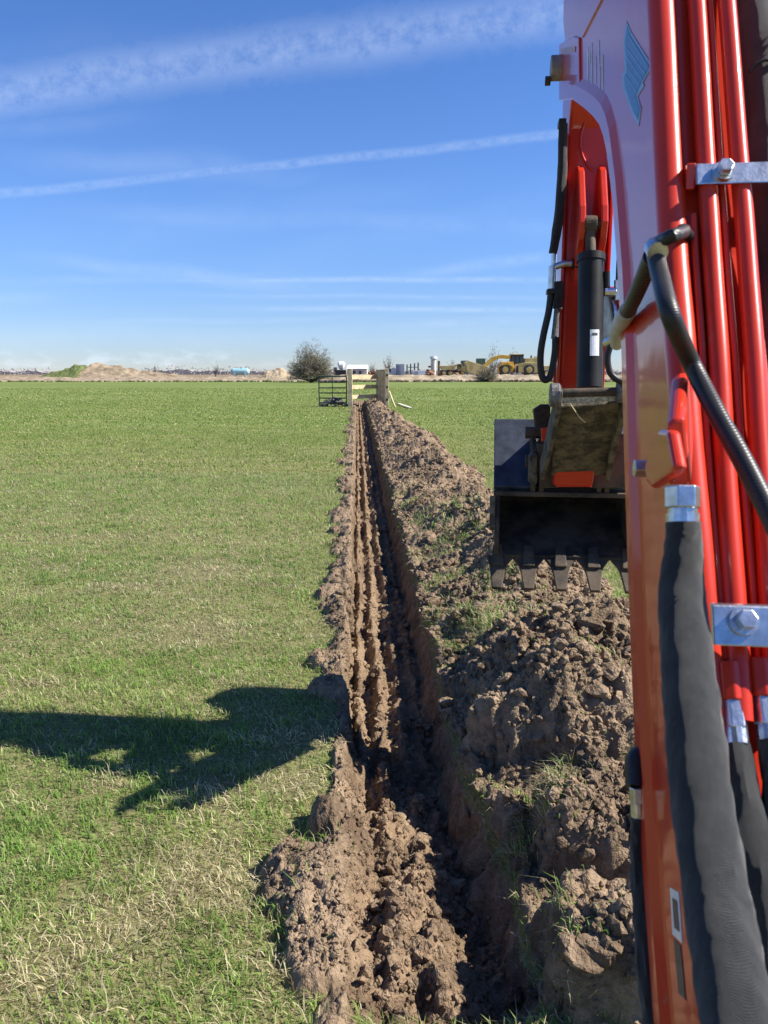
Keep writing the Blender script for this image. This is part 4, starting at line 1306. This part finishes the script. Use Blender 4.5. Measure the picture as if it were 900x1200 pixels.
    MB().prism([LD(u, v, 3.30) for u, v in ((655, 561), (690, 561), (694, 571), (651, 571))], (0, 0.10, 0.01)).build('hitch_nose', M_PAINT, ex, bevel=0.004)
    MB().prism([LD(u, v, 3.36) for u, v in ((629, 520), (655, 520), (655, 572), (632, 572))], (0, 0.06, 0)).build('hitch_body', M_BLACK, ex, bevel=0.005)
    MB().prism([LD(u, v, 3.36) for u, v in ((690, 505), (735, 508), (735, 572), (690, 572))], (0, 0.06, 0)).build('hitch_body', M_BLACK, ex, bevel=0.005)
    return ex


build_excavator()
#BACKGROUND
# ------------------------------------------------------------------ far ground, bank, mounds
M_WASTE = plain('bare_waste_ground', (0.22, 0.17, 0.105), 0.95, 0, 0.25, 0.35, 0.4, 0.1)
M_BANK = plain('pale_dry_bank', (0.30, 0.242, 0.165), 0.95, 0, 0.5, 0.45, 0.8, 0.1, 4)
M_DRYGRASS = plain('dry_rough_grass', (0.285, 0.225, 0.155), 0.95, 0, 1.2, 0.4, 0.8, 0.1, 6)
M_GREENHILL = plain('green_slope', (0.115, 0.14, 0.05), 0.95, 0, 0.4, 0.35, 0.5, 0.1, 3)
M_ROCK = plain('grey_brown_rubble', (0.13, 0.10, 0.075), 0.9, 0, 2.0, 0.5, 0.6, 0.2, 6)
M_TIMBER = plain('new_pale_timber', (0.66, 0.51, 0.30), 0.75, 0, 6, 0.3, 0.3)
M_TIMBERD = plain('darker_timber', (0.42, 0.32, 0.20), 0.8, 0, 6, 0.35, 0.3)  # darker timber tone for the gate boards
M_GATE = plain('dark_green_gate_paint', (0.022, 0.050, 0.042), 0.45, 0, 10, 0.3)
M_IRON = plain('black_iron', (0.02, 0.02, 0.02), 0.5, 0, 10, 0.3)
M_YEL = plain('yellow_machine_paint', (0.62, 0.38, 0.06), 0.45, 0, 0.8, 0.25)
M_YEL2 = plain('faded_yellow_paint', (0.52, 0.40, 0.16), 0.6, 0, 0.8, 0.3)
M_TYRE = plain('dusty_tyre', (0.07, 0.062, 0.052), 0.9, 0, 2, 0.4)
M_GLASS = plain('dark_cab_glass', (0.03, 0.04, 0.05), 0.12, 0, 2, 0.2, 0, 0.6)
M_BWHITE = plain('white_sheet_cladding', (0.72, 0.74, 0.76), 0.6, 0, 0.6, 0.12)
M_BGREY = plain('grey_sheet_cladding', (0.36, 0.39, 0.42), 0.6, 0, 0.6, 0.2)
M_RUST = plain('rusty_iron', (0.24, 0.13, 0.075), 0.85, 0, 1.0, 0.45)
M_TANK = plain('pale_turquoise_tank', (0.30, 0.50, 0.53), 0.5, 0, 0.7, 0.15)
M_CONTG = plain('green_container_paint', (0.10, 0.15, 0.09), 0.6, 0, 0.6, 0.25)
M_DARKB = plain('dark_blue_frame', (0.05, 0.07, 0.10), 0.6, 0, 0.6, 0.3)
M_TWIG = plain('bare_twigs', (0.26, 0.225, 0.165), 0.9, 0, 0.6, 0.4)
M_TWIGF = plain('far_bare_twigs', (0.20, 0.165, 0.145), 0.95, 0, 0.1, 0.3)


def strip_height(name, x0, x1, y0, y1, nx, ny, hf, mat, **props):
    xs = np.linspace(x0, x1, nx); yy = np.linspace(y0, y1, ny)
    X, Y = np.meshgrid(xs, yy)
    Z = hf(X, Y)
    V = np.stack([X, Y, Z], -1).reshape(-1, 3)
    ii = np.arange(nx * ny).reshape(ny, nx)
    Q = np.stack([ii[:-1, :-1], ii[:-1, 1:], ii[1:, 1:], ii[1:, :-1]], -1).reshape(-1, 4)
    return link(name, mesh_np(name, V, Q, mat), **props)


wg = MB()
wg.add([(-220, 128, -0.02), (220, 128, -0.02), (5000, 6000, -0.02), (-5000, 6000, -0.02)], [(0, 1, 2, 3)])
wg.add([(-5000, 6000, -0.02), (-220, 128, -0.02), (-220, -40, -0.02), (-5000, -40, -0.02)], [(0, 3, 2, 1)])
wg.add([(5000, 6000, -0.02), (220, 128, -0.02), (220, -40, -0.02), (5000, -40, -0.02)], [(0, 1, 2, 3)])
wg.build('waste_ground', M_WASTE, kind='structure')


def bank_h(X, Y):
    t_ = np.clip((Y - 129) / 4.0, 0, 1) * np.clip((142 - Y) / 5.0, 0, 1)
    right = sst(X, -22, -8)
    h = 0.75 + 0.25 * right + 0.30 * fbm(X * 0.16, Y * 0.2, 151, 4) + 0.16 * fbm(X * 0.9, Y * 0.9, 153, 3)
    return t_ * np.clip(h, 0.15, 2) - 0.05


strip_height('soil_bank', -14, 62, 128.6, 143, 300, 30, bank_h, M_BANK, kind='structure')
strip_height('rough_verge', -110, -14, 128.6, 143, 360, 30, lambda X, Y: bank_h(X, Y) * 0.9, M_DRYGRASS, kind='structure')


def rubble(name, pts, smin, smax, mat, **props):
    V0, F0 = ico(1)
    P = []
    for x, y, z in pts:
        s = random.uniform(smin, smax)
        j = rng.uniform(0.7, 1.3, (len(V0), 1)) * V0 * np.array([s * random.uniform(0.8, 1.6), s, s * random.uniform(0.5, 0.9)])
        P.append(j + np.array([x, y, z]))
    V = np.vstack(P)
    F = np.vstack([F0 + i * len(V0) for i in range(len(P))])
    return link(name, mesh_np(name, V, F, mat, smooth=False), **props)


pts = []
for k in range(420):
    x = random.uniform(-12, 48); pts.append((x, 127.7 + random.gauss(0, 0.5), 0.1))
rubble('rubble_line', pts, 0.10, 0.42, M_ROCK, kind='stuff', label='line of brown stones and clods along the far edge of the field', category='rubble')
pts = [(random.uniform(-110, -12), 127.8 + random.gauss(0, 0.5), 0.05) for k in range(380)]
rubble('rough_tufts', pts, 0.10, 0.34, plain('rank_grass', (0.09, 0.11, 0.04), 0.95, 0, 2, 0.4), kind='stuff', label='rank green tufts along the far left edge of the field', category='rough grass')


def heap(name, cx, cy, rx, ry, h, mat, shape=None, n=48, **props):
    def hf(X, Y):
        d = np.sqrt(((X - cx) / rx) ** 2 + ((Y - cy) / ry) ** 2)
        base = np.clip(1 - d, 0, 1)
        z = h * sst(base, 0, 0.95) if shape is None else shape(X, Y)
        return z * (1 + 0.22 * fbm(X * 0.5, Y * 0.5, 161, 4)) + 0.10 * fbm(X * 2.2, Y * 2.2, 163, 3) * (z > 0.05) - 0.06
    return strip_height(name, cx - rx, cx + rx, cy - ry, cy + ry, n * 2, n, hf, mat, **props)


# big mound left: a turfed ramp rising to a bare peak, then a ragged tail
def mound_shape(X, Y):
    u = (X + 54.0) / 150 * 906 / 7.6     # roughly pixels from the peak
    prof = np.interp(X, [-66.0, -61, -57.2, -56.2, -53, -49, -45, -40, -34], [0.3, 1.5, 3.0, 3.3, 3.0, 2.2, 1.7, 1.1, 0.0])
    return prof * np.clip(1 - np.abs(Y - 152) / 7.5, 0, 1) ** 0.7


heap('spoil_mound', -46.2, 152, 11.4, 8, 3.4, plain('bare_mound_earth', (0.255, 0.200, 0.135), 0.95, 0, 0.5, 0.5, 0.8, 0.1, 4), mound_shape, label='tall pale bare earth mound with a ragged right flank far left', category='mound')
heap('turfed_ramp', -62.0, 150.6, 5.2, 7.0, 2.9, M_GREENHILL, lambda X, Y: np.interp(X, [-67.2, -63, -58.0, -57.0, -56.6], [0.3, 1.6, 3.05, 3.1, 0.2]) * np.clip(1 - np.abs(Y - 150.6) / 7.0, 0, 1) ** 0.6, label='green turfed ramp leaning against the tall bare mound', category='mound')
heap('straw_heap', -18.4, 134, 4.8, 3.0, 2.2, plain('pale_straw', (0.36, 0.285, 0.19), 0.95, 0, 1.5, 0.4, 0.8, 0.1, 8), label='low pale tan heap between the blue tank and the round bush', category='heap')


# ------------------------------------------------------------------ bushes and trees
def twig_crown(n_main, r, h, z0, twigs, wd, flat=0.0, seed=1):
    rs = np.random.default_rng(seed)
    V = []; F = []
    def tri(p, q, w):
        n = len(V)
        d = q - p; s = np.cross(d, rs.normal(size=3)); s = s / (np.linalg.norm(s) + 1e-6) * w * 0.5
        V.extend([p - s, p + s, q + s * 0.25, q - s * 0.25]); F.append((n, n + 1, n + 2, n + 3))
    for i in range(n_main):
        a = rs.uniform(0, 2 * np.pi); el = np.arcsin(rs.uniform(0.02, 1.0))
        rad = rs.uniform(0.72, 1.05) * (1 + 0.16 * math.sin(3 * a + seed) + 0.12 * math.sin(7 * a + 2 * seed))
        end = np.array([math.cos(a) * math.cos(el) * r * rad, math.sin(a) * math.cos(el) * r * rad, z0 + math.sin(el) * (h - z0) * rad * (1 - flat * abs(math.cos(el)))])
        base = np.array([math.cos(a) * 0.12 * r, math.sin(a) * 0.12 * r, z0 * 0.5])
        prev = base
        ctrl = (base + end) / 2 + np.array([0, 0, 0.10 * h]) + rs.normal(0, 0.05 * r, 3)
        for k in range(1, 6):
            t_ = k / 5
            p = base * (1 - t_) ** 2 + 2 * ctrl * t_ * (1 - t_) + end * t_ * t_
            tri(prev, p, wd * 3.2 * (1.15 - t_)); prev = p
            for q in range(twigs):
                if t_ < 0.35:
                    continue
                d = rs.normal(size=3); d[2] = abs(d[2]) * 0.8; d = d / np.linalg.norm(d)
                L = rs.uniform(0.06, 0.20) * r
                p1 = p + (end - base) / np.linalg.norm(end - base) * L * 0.5 + d * L
                tri(p, p1, wd)
                for q2 in range(2):
                    d2 = rs.normal(size=3); d2 /= np.linalg.norm(d2)
                    tri(p1 - (p1 - p) * 0.4, p1 + d2 * L * 0.5, wd * 0.7)
    return V, F


def bush(name, x, y, r, h, z0, n, twigs, wd, mat, seed, label, cat, group=None, trunk=True, flat=0.0):
    t_ = empty(name, (x, y, -0.02), 0, label=label, category=cat, group=group)
    V, F = twig_crown(n, r, h, z0, twigs, wd, flat, seed)
    MB().add(V, F).build('crown', mat, t_)
    if trunk:
        m_ = MB()
        for k in range(3):
            a = k * 2.1 + seed
            m_.tube([(0.05 * math.cos(a), 0.05 * math.sin(a), 0), (0.06 * r * math.cos(a), 0.06 * r * math.sin(a), z0 * 0.6), (0.18 * r * math.cos(a), 0.18 * r * math.sin(a), z0 + 0.25 * (h - z0))], [wd * 6, wd * 4.5, wd * 2.5], 7, True, 3)
        m_.build('trunk', mat, t_)
    return t_


bush('round_bush', -10.9, 118, 3.35, 5.5, 0.35, 420, 6, 0.035, M_TWIG, 3, 'large rounded leafless brown bush at the field edge left of the gate', 'bush', flat=0.15)
bush('brown_shrub', 16.6, 126.5, 1.9, 2.35, 0.2, 150, 5, 0.04, M_TWIG, 5, 'brown leafless shrub in front of the yellow loader bucket', 'bush')
bush('grey_shrub', 27.6, 126.5, 1.9, 1.5, 0.1, 90, 5, 0.035, plain('grey_bramble', (0.17, 0.14, 0.12), 0.9, 0, 1, 0.4), 8, 'low grey bramble at the field edge beside the excavator hoses', 'bush', trunk=False)
for i, (u, dist, h, lab) in enumerate(((182, 260, 3.6, 'small dark bare tree right of the tall earth mound'), (455, 250, 7.2, 'thin bare tree behind the white van'), (578, 215, 8.0, 'pale bare tree rising behind the loader arms'), (600, 220, 7.2, 'pale bare tree rising behind the loader cab'), (627, 225, 6.2, 'bare tree behind the loader engine cover'), (530, 230, 5.4, 'dark bare tree between the silo and the loader'), (253, 250, 4.2, 'bare tree just left of the blue tank'), (436, 300, 5.0, 'faint bare tree behind the wooden rails'))):
    x, y, _ = at(u, 434, dist)
    bush('bare_tree', x, y, h * 0.30, h, h * 0.22, 46, 4, 0.05, M_TWIGF, 20 + i, lab, 'tree', 'bare trees on the skyline')


def far_wood():
    rs = np.random.default_rng(77)
    V = []; F = []
    for k in range(330):
        x0 = -330 + 2 * k; n = len(V)
        def top(xx):
            return 1.5 + 0.6 * math.sin(xx * 0.05) + 0.45 * math.sin(xx * 0.17 + 1) + 0.35 * math.sin(xx * 0.41) + 0.25 * math.sin(xx * 1.3)
        V += [(x0, 402, -0.1), (x0 + 2, 402, -0.1), (x0 + 2, 402, top(x0 + 2)), (x0, 402, top(x0)), (x0, 412, -0.1), (x0 + 2, 412, -0.1), (x0 + 2, 408, top(x0 + 2)), (x0, 408, top(x0))]
        F += [(n, n + 1, n + 2, n + 3), (n + 3, n + 2, n + 6, n + 7), (n + 5, n + 4, n + 7, n + 6)]
    for k in range(9000):
        x = rs.uniform(-330, 330); y = 400 + rs.uniform(-25, 25)
        hmax = 3.7 + 1.2 * math.sin(x * 0.05) + 0.9 * math.sin(x * 0.17 + 1) + 0.7 * math.sin(x * 0.41)
        hmax *= 0.66 if x > -60 else 0.85
        z = rs.uniform(0, 1) ** 0.8 * hmax
        w = rs.uniform(0.12, 0.5); h_ = rs.uniform(0.4, 1.0); a = rs.uniform(0, 3.14)
        n = len(V); dx, dy = math.cos(a) * w, math.sin(a) * w
        V += [(x - dx, y - dy, max(0, z - h_)), (x + dx, y + dy, max(0, z - h_ * 0.7)), (x + dx * 0.3, y + dy * 0.3, z)]
        F.append((n, n + 1, n + 2))
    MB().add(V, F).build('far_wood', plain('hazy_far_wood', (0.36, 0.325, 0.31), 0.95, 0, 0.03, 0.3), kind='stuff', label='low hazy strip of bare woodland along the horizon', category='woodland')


far_wood()


# ------------------------------------------------------------------ gate, rails, timber
GD = 37.6
def gx(u, y=GD):
    return float((u - 450) / FPX * y * math.cos(PITCH) ** 0)


def wx(u, v, y):
    return at(u, v, y)


def build_gate():
    xl, xr = wx(374, 460, GD)[0], wx(406, 460, GD)[0]
    zt = wx(390, 441, GD)[2]
    g = empty('metal_gate', ((xl + xr) / 2, GD, 0), 0, label='dark green tubular metal field gate standing on the grass left of the timber post', category='gate')
    w = (xr - xl) / 2
    for s in (-1, 1):
        MB().tube([(s * w, 0, 0.06), (s * w, 0, zt - 0.06), (s * (w - 0.06), 0, zt)], 0.028, 10, True, 4).build('upright', M_GATE, g, smooth=True)
    MB().tube([(-0.02, 0, 0.12), (-0.02, 0, zt)], 0.018, 8, False).build('brace', M_GATE, g, smooth=True)
    for v in (441, 448, 454.5, 460.5, 466.5, 472):
        z = wx(390, v, GD)[2]
        MB().tube([(-w, 0, z), (w, 0, z)], 0.030 if v > 442 else 0.034, 10, False).build('bar', M_GATE, g, smooth=True)
    pts = []
    for k in range(220):
        r_ = abs(random.gauss(0, 0.33)); a = random.uniform(0, 6.28)
        pts.append(((xl + xr) / 2 + 0.05 + 1.4 * r_ * math.cos(a), GD + 0.75 + 0.7 * r_ * math.sin(a), max(0.02, 0.40 - 0.55 * r_ + random.uniform(-0.1, 0.05))))
    rubble('rubble_heap', pts, 0.04, 0.10, plain('dark_grey_rubble', (0.14, 0.13, 0.115), 0.9, 0, 5, 0.5), label='dark grey heap of rubble seen through the bars of the green metal gate', category='rubble heap')


build_gate()


def build_rails():
    x0 = wx(410.5, 455, GD)[0]
    x1 = wx(441, 450, GD + 1.5)[0]
    f = empty('rail_fence', (x0, GD, 0), 0, label='pale timber three rail fence with a thick post spanning the far end of the trench', category='fence')
    zt = wx(410, 432, GD)[2]
    MB().box((-0.10, -0.09, -0.3), (0.10, 0.09, zt)).build('post', M_TIMBER, f, bevel=0.012)
    for v in (442, 453.5, 465):
        z = wx(425, v, GD + 0.3)[2]
        MB().beam((0.05, 0.10, z), (x1 - x0, 1.35, z), 0.045, 0.19).build('rail', M_TIMBER, f, bevel=0.006)
    xr = wx(453.5, 450, GD)[0]
    g = empty('board_gate', (xr, GD, 0), 0, label='open close boarded timber gate on the right post above the trench end', category='gate')
    MB().box((-0.085, -0.085, -0.3), (0.085, 0.085, zt)).build('post', M_TIMBER, g, bevel=0.012)
    d = Vector((x1 - xr, 1.35, 0)); L = d.length; d.normalize()
    n = 7
    for k in range(n):
        a = d * (0.10 + (L - 0.10) * k / n); b = d * (0.10 + (L - 0.10) * (k + 0.93) / n)
        off = 0.004 * (k % 2)
        MB().beam((a.x, a.y + off, zt / 2 + 0.02), (b.x, b.y + off, zt / 2 + 0.02), 0.03, zt - 0.14 + 0.03 * random.random()).build('board', M_TIMBERD, g)
    for z in (0.35, 0.95, 1.52):
        MB().beam((0.0, -0.095, z), (0.0 , -0.089, z), 0.09, 0.10).build('hinge', M_IRON, g)
    MB().beam((0.10, -0.02, 0.75), (0.38, -0.35, 0.02), 0.05, 0.07).build('prop', M_TIMBER, g)
    p, q = ground(467, 474.5), ground(481, 479.5)
    o = MB().beam((p[0], p[1], 0.06), (q[0], q[1], 0.06), 0.12, 0.05).build('plank', plain('bleached_plank', (0.70, 0.66, 0.56), 0.7, 0, 6, 0.2), bevel=0.005)
    o['label'] = 'pale loose plank lying on the grass right of the trench end'; o['category'] = 'plank'


build_rails()


# ------------------------------------------------------------------ yard beyond the bank
def build_tank():
    y = 140.0
    c0, c1 = wx(270.5, 435, y), wx(292.5, 435, y)
    zb, zt = wx(280, 439.5, y)[2], wx(280, 431.5, y)[2]
    r = (zt - zb) / 2
    t_ = empty('storage_tank', ((c0[0] + c1[0]) / 2, y, 0), 0, label='pale turquoise cylindrical tank lying on its side by the far hedge', category='tank')
    L = (c1[0] - c0[0]) / 2
    zc = (zb + zt) / 2
    prof = [(-L, 0.3), (-L + 0.12, 0.7), (-L + 0.35, 0.95), (-L + 0.6, 1.0), (L - 0.6, 1.0), (L - 0.35, 0.95), (L - 0.12, 0.7), (L, 0.3)]
    MB().tube([(p[0], 0, zc) for p in prof], [p[1] * r for p in prof], 24, False).build('shell', M_TANK, t_, smooth=True)
    for s in (-0.55, 0.55):
        MB().prism_x([(-0.7, 0.0), (0.7, 0.0), (0.6, zc), (-0.6, zc)], s * L - 0.15, s * L + 0.15).build('cradle', M_BGREY, t_)
    MB().tube([(0.3, 0, zt - 0.05), (0.3, 0, zt + 0.18)], 0.25, 14, False).build('manhole', M_TANK, t_)


build_tank()


def wheel(parent, x, r, z, side, w=0.65):
    y0, y1 = (side, side + w)
    def cyl(rr, a, b):
        seg = 22
        V = [(x + rr * math.cos(2 * math.pi * k / seg), yv, z + rr * math.sin(2 * math.pi * k / seg)) for yv in (a, b) for k in range(seg)]
        F = [tuple(range(seg)), tuple(range(seg, 2 * seg))[::-1]] + [(k, seg + k, seg + (k + 1) % seg, (k + 1) % seg) for k in range(seg)]
        return MB().add(V, F)
    o = cyl(r, y0, y1).build('wheel', M_TYRE, parent, bevel=0.12)
    cyl(r * 0.56, y0 - 0.02, y1 + 0.02).build('rim', M_YEL2, o, bevel=0.03)
    cyl(r * 0.2, y0 - 0.10, y1 + 0.05).build('hub', M_YEL, o)
    return o


def build_loader():
    y = 146.0
    def X(u):
        return wx(u, 430, y)[0]
    def Z(v):
        return wx(590, v, y)[2]
    base = 1.0
    x0 = X(590)
    t_ = empty('wheel_loader', (x0, y, 0.0), 0, label='big yellow wheel loader with raised arched arms and a dark cab beyond the bank', category='loader')
    k = 146.0 / FPX       # metres per photo pixel
    def P(u, v):
        return ((u - 590) * k, Z(v))
    def plate(name, uvs, mat, y0, y1, parent=t_, bevel=0.04):
        V = [(P(u, v)[0], y0, P(u, v)[1]) for u, v in uvs]
        return MB().prism(V, (0, y1 - y0, 0)).build(name, mat, parent, bevel=bevel)
    plate('bucket', ((545, 425), (549, 423), (571, 430), (572, 438), (560, 439.5), (548, 436)), M_YEL2, -1.7, 1.7)
    for s in (-0.8, 0.55):
        plate('lift_arm', ((566, 434), (563, 431), (577, 418.5), (585, 415.8), (597, 416.5), (597, 420.5), (585, 420), (578, 423)), M_YEL, s, s + 0.3)
    plate('front_frame', ((583, 429), (587, 424), (600, 424), (603, 436), (584, 437)), M_YEL, -1.0, 1.0)
    plate('front_fender', ((582, 431), (586, 425.5), (593, 424.5), (599, 428), (600, 431), (593, 427.5), (587, 428)), M_YEL, -1.75, 1.75)
    cab = plate('cab', ((597, 430), (597.5, 416.2), (612, 416), (612.5, 430)), M_IRON, -0.9, 0.9)
    for a, b in ((598.2, 601.6), (602.6, 606.6), (607.6, 611.2)):
        plate('window', ((a, 425), (a + 0.2, 417.6), (b, 417.6), (b, 425)), M_GLASS, -0.93, -0.89, cab, 0.0)
    plate('cab_roof', ((596.5, 416), (597.5, 414.8), (612, 414.8), (613, 416)), M_YEL2, -1.0, 1.0)
    plate('rear_frame', ((600, 436), (602, 427), (613, 425), (632, 425.5), (634, 435), (626, 437)), M_YEL2, -1.0, 1.0)
    plate('engine_cover', ((613, 426), (614, 420), (626, 419.5), (632, 423), (633, 427)), M_YEL2, -0.85, 0.85)
    plate('exhaust_stack', ((620.5, 420), (620.6, 416.5), (622.2, 416.5), (622.3, 420)), M_IRON, -0.2, 0.1)
    plate('air_cleaner', ((625, 420), (625, 417.6), (629, 417.6), (629, 420.6)), M_YEL2, -0.2, 0.35)
    plate('ladder', ((603.5, 437), (603.8, 429), (606, 429), (606.4, 437)), M_IRON, -1.15, -1.02)
    for u in (590.5, 618):
        for s in (-1.75, 1.1):
            wheel(t_, P(u, 433)[0], 6.2 * k, Z(433.2), s)
    return t_


build_loader()


def build_hauler(u0, y, label, mats):
    k = y / FPX
    x0 = wx(u0, 430, y)[0]
    t_ = empty('dump_truck', (x0, y, 0), 0, label=label, category='dump truck', group='dump trucks in the far yard')
    zg = 1.0
    def plate(name, pts, mat, y0, y1, parent=t_, bevel=0.04):
        return MB().prism([(a, y0, zg + b) for a, b in pts], (0, y1 - y0, 0)).build(name, mat, parent, bevel=bevel)
    plate('chassis', ((0, 0.5), (4.6, 0.5), (4.6, 0.9), (0, 0.9)), M_IRON, -0.5, 0.5)
    plate('dump_body', ((-0.3, 1.7), (0.3, 0.95), (2.6, 0.95), (3.1, 1.9), (3.0, 2.0), (2.2, 1.75)), mats[0], -1.1, 1.1)
    c_ = plate('cab', ((3.2, 0.9), (3.2, 2.1), (3.9, 2.1), (4.2, 1.5), (4.9, 1.4), (4.9, 0.7), (3.2, 0.7)), mats[1], -0.9, 0.9)
    plate('window', ((3.35, 1.5), (3.35, 2.0), (3.85, 2.0), (4.05, 1.5)), M_GLASS, -0.94, -0.905, c_, 0.0)
    for a in (0.6, 1.8, 4.1):
        wheel(t_, a, 0.62, zg + 0.3, -1.1, 0.5)
    return t_


build_hauler(516, 150, 'dusty yellow dump truck between the silo and the loader bucket', (M_YEL2, M_YEL2))
build_hauler(629, 158, 'faded yellow dump truck just behind the wheel loader', (M_YEL2, M_YEL))


def yard(name, label, cat, u0, u1, v0, v1, y, depth, mat, parts=None, group=None, roof=None):
    a, b = wx(u0, v1, y), wx(u1, v0, y)
    w = b[0] - a[0]
    zt = b[2]
    t_ = empty(name, (a[0] + w / 2, y, 0), 0, label=label, category=cat, group=group)
    h = zt - (roof or 0)
    MB().box((-w / 2, 0, -0.02), (w / 2, depth, h)).build('wall', mat, t_, bevel=0.03)
    if roof:
        V = [(-w / 2 - 0.15, -0.2, h), (w / 2 + 0.15, -0.2, h), (w / 2 + 0.15, depth + 0.2, h), (-w / 2 - 0.15, depth + 0.2, h), (-w / 2 - 0.15, depth / 2, zt), (w / 2 + 0.15, depth / 2, zt)]
        MB().add(V, [(0, 1, 5, 4), (2, 3, 4, 5), (0, 4, 3), (1, 2, 5), (0, 3, 2, 1)]).build('roof', M_BWHITE, t_)
    for p_ in (parts or []):
        nm, x0, x1, z0, z1, m_ = p_
        MB().box((x0 * w - w / 2, -0.05, z0 * zt), (x1 * w - w / 2, -0.003, z1 * zt)).build(nm, m_, t_)
    return t_


yard('farm_shed', 'long white roofed shed seen over the timber rails', 'shed', 407, 430, 427.5, 440, 190, 9, plain('cream_cladding', (0.55, 0.50, 0.42), 0.7, 0, 0.6, 0.2), [('door', 0.25, 0.42, 0, 0.55, M_DARKB), ('window', 0.6, 0.72, 0.3, 0.55, M_GLASS)], roof=0.9)
yard('grey_container', 'pale grey shipping container right of the timber gate', 'container', 464, 474, 426.5, 440, 170, 2.5, M_BGREY, [('door', 0.55, 0.95, 0.05, 0.9, M_BGREY), ('rib', 0.1, 0.13, 0, 0.95, M_DARKB), ('rib', 0.3, 0.33, 0, 0.95, M_DARKB)])
yard('white_container', 'small white container beside the dark steel frame', 'container', 484, 500, 434, 440, 165, 2.5, M_BWHITE, [('door', 0.1, 0.4, 0, 0.9, M_BGREY)])
yard('green_container', 'dark green container stacked left of the loader bucket', 'container', 541, 549, 422.5, 440, 178, 3, M_CONTG, [('door', 0.2, 0.8, 0.4, 0.95, M_CONTG)])
yard('green_container', 'dark green container standing behind the loader arms', 'container', 559, 569, 420, 440, 186, 3, M_CONTG, [('door', 0.2, 0.8, 0.4, 0.95, M_CONTG)])


def build_yard_bits():
    y = 172.0
    k = y / FPX
    def P(u, v, yy=y):
        return wx(u, v, yy)
    # van
    a, b = P(455, 440), P(463.5, 431)
    t_ = empty('white_van', ((a[0] + b[0]) / 2, y, 0), 0, label='white van parked just right of the timber gate post', category='van')
    w = b[0] - a[0]; zt = b[2]
    MB().prism([(-w / 2, 0, 0.35), (w / 2, 0, 0.35), (w / 2, 0, zt), (-w / 4, 0, zt), (-w / 2 + 0.1, 0, zt * 0.62)], (0, 1.8, 0)).build('body', M_BWHITE, t_, bevel=0.06)
    MB().box((-w * 0.38, -0.03, zt * 0.62), (-w * 0.12, -0.003, zt * 0.9)).build('window', M_GLASS, t_)
    for s in (-0.3, 0.3):
        MB().prism([(s * w + 0.33 * math.cos(q * math.pi / 8), -0.04, 0.36 + 0.33 * math.sin(q * math.pi / 8)) for q in range(16)], (0, 0.25, 0)).build('wheel', M_TYRE, t_)
    # dark steel frame
    x0, x1 = P(477, 430)[0], P(490, 430)[0]
    t_ = empty('steel_frame', ((x0 + x1) / 2, y, 0), 0, label='dark blue upright steel racks in front of the treeline', category='rack')
    w = (x1 - x0) / 2; zt = P(480, 426)[2]
    for s in (-1, -0.35, 0.35, 1):
        MB().box((s * w - 0.14, 0, -0.02), (s * w + 0.14, 0.3, zt + 0.2 * s)).build('upright', M_DARKB, t_)
    for z in (0.8, 1.7, 2.5):
        MB().box((-w, 0.05, z), (w, 0.25, z + 0.14)).build('beam', M_DARKB, t_)
    # silo with rusty leg
    x0 = P(510, 430)[0]; zt = P(510, 417)[2]
    t_ = empty('silo', (x0, y + 6, 0), 0, label='tall pale silo with a white cap above the scrap', category='silo')
    MB().tube([(0, 0, -0.02), (0, 0, zt * 0.55), (0, 0, zt - 0.5)], 0.62, 16, False).build('barrel', plain('pale_silo', (0.58, 0.55, 0.48), 0.7, 0, 0.8, 0.25), t_, smooth=True)
    MB().tube([(0, 0, zt - 0.5), (0, 0, zt)], [0.85, 0.75], 16, False).build('cap', M_BWHITE, t_)
    MB().box((0.95, -0.2, -0.02), (1.45, 0.25, zt - 1.0)).build('elevator_leg', M_RUST, t_)
    MB().box((-1.2, -0.1, zt * 0.5), (-0.6, 0.1, zt * 0.58)).build('platform', M_RUST, t_)
    # white loader truck left of the shed
    x0 = P(399, 430, 180)[0]
    t_ = empty('white_tanker', (x0, 180, 0), 0, label='dark lorry carrying a white tank between the round bush and the shed', category='lorry')
    MB().box((-1.2, 0, 0.5), (1.2, 2.2, 2.0)).build('chassis', M_IRON, t_, bevel=0.05)
    MB().box((-1.6, 0.1, 0.7), (-0.9, 2.1, 2.6)).build('cab', M_DARKB, t_, bevel=0.08)
    MB().tube([(-0.6, 1.1, 2.9), (-0.3, 1.1, 3.0), (0.6, 1.1, 3.0), (0.9, 1.1, 2.9)], [0.5, 0.95, 0.95, 0.5], 16, False).build('tank', M_BWHITE, t_, smooth=True)
    for s in (-0.8, 0.8):
        MB().prism([(s + 0.5 * math.cos(q * math.pi / 8), -0.05, 0.5 + 0.5 * math.sin(q * math.pi / 8)) for q in range(16)], (0, 0.4, 0)).build('wheel', M_TYRE, t_)
    # heaps of scrap along the yard
    for i, (u, v, wpx, lab) in enumerate(((503, 431, 12, 'rusty scrap iron heap below the pale silo'), (524, 432, 14, 'brown scrap heap between silo and loader'), (536, 431, 9, 'small rusty scrap heap beside the green container'), (436, 432, 8, 'rusty scrap heap behind the board gate'))):
        c_ = P(u, v, 160); kk = 160 / FPX
        pts = [(c_[0] + random.gauss(0, wpx * kk * 0.24), 160 + random.gauss(0, 0.45), max(0.1, random.uniform(0.0, 1.0) * (c_[2] - 0.2) * (1 - 0.3 * random.random()))) for _ in range(46)]
        rubble('scrap_heap', pts, 0.15, 0.5, M_RUST, label=lab, category='scrap heap', group='scrap heaps in the far yard')


build_yard_bits()
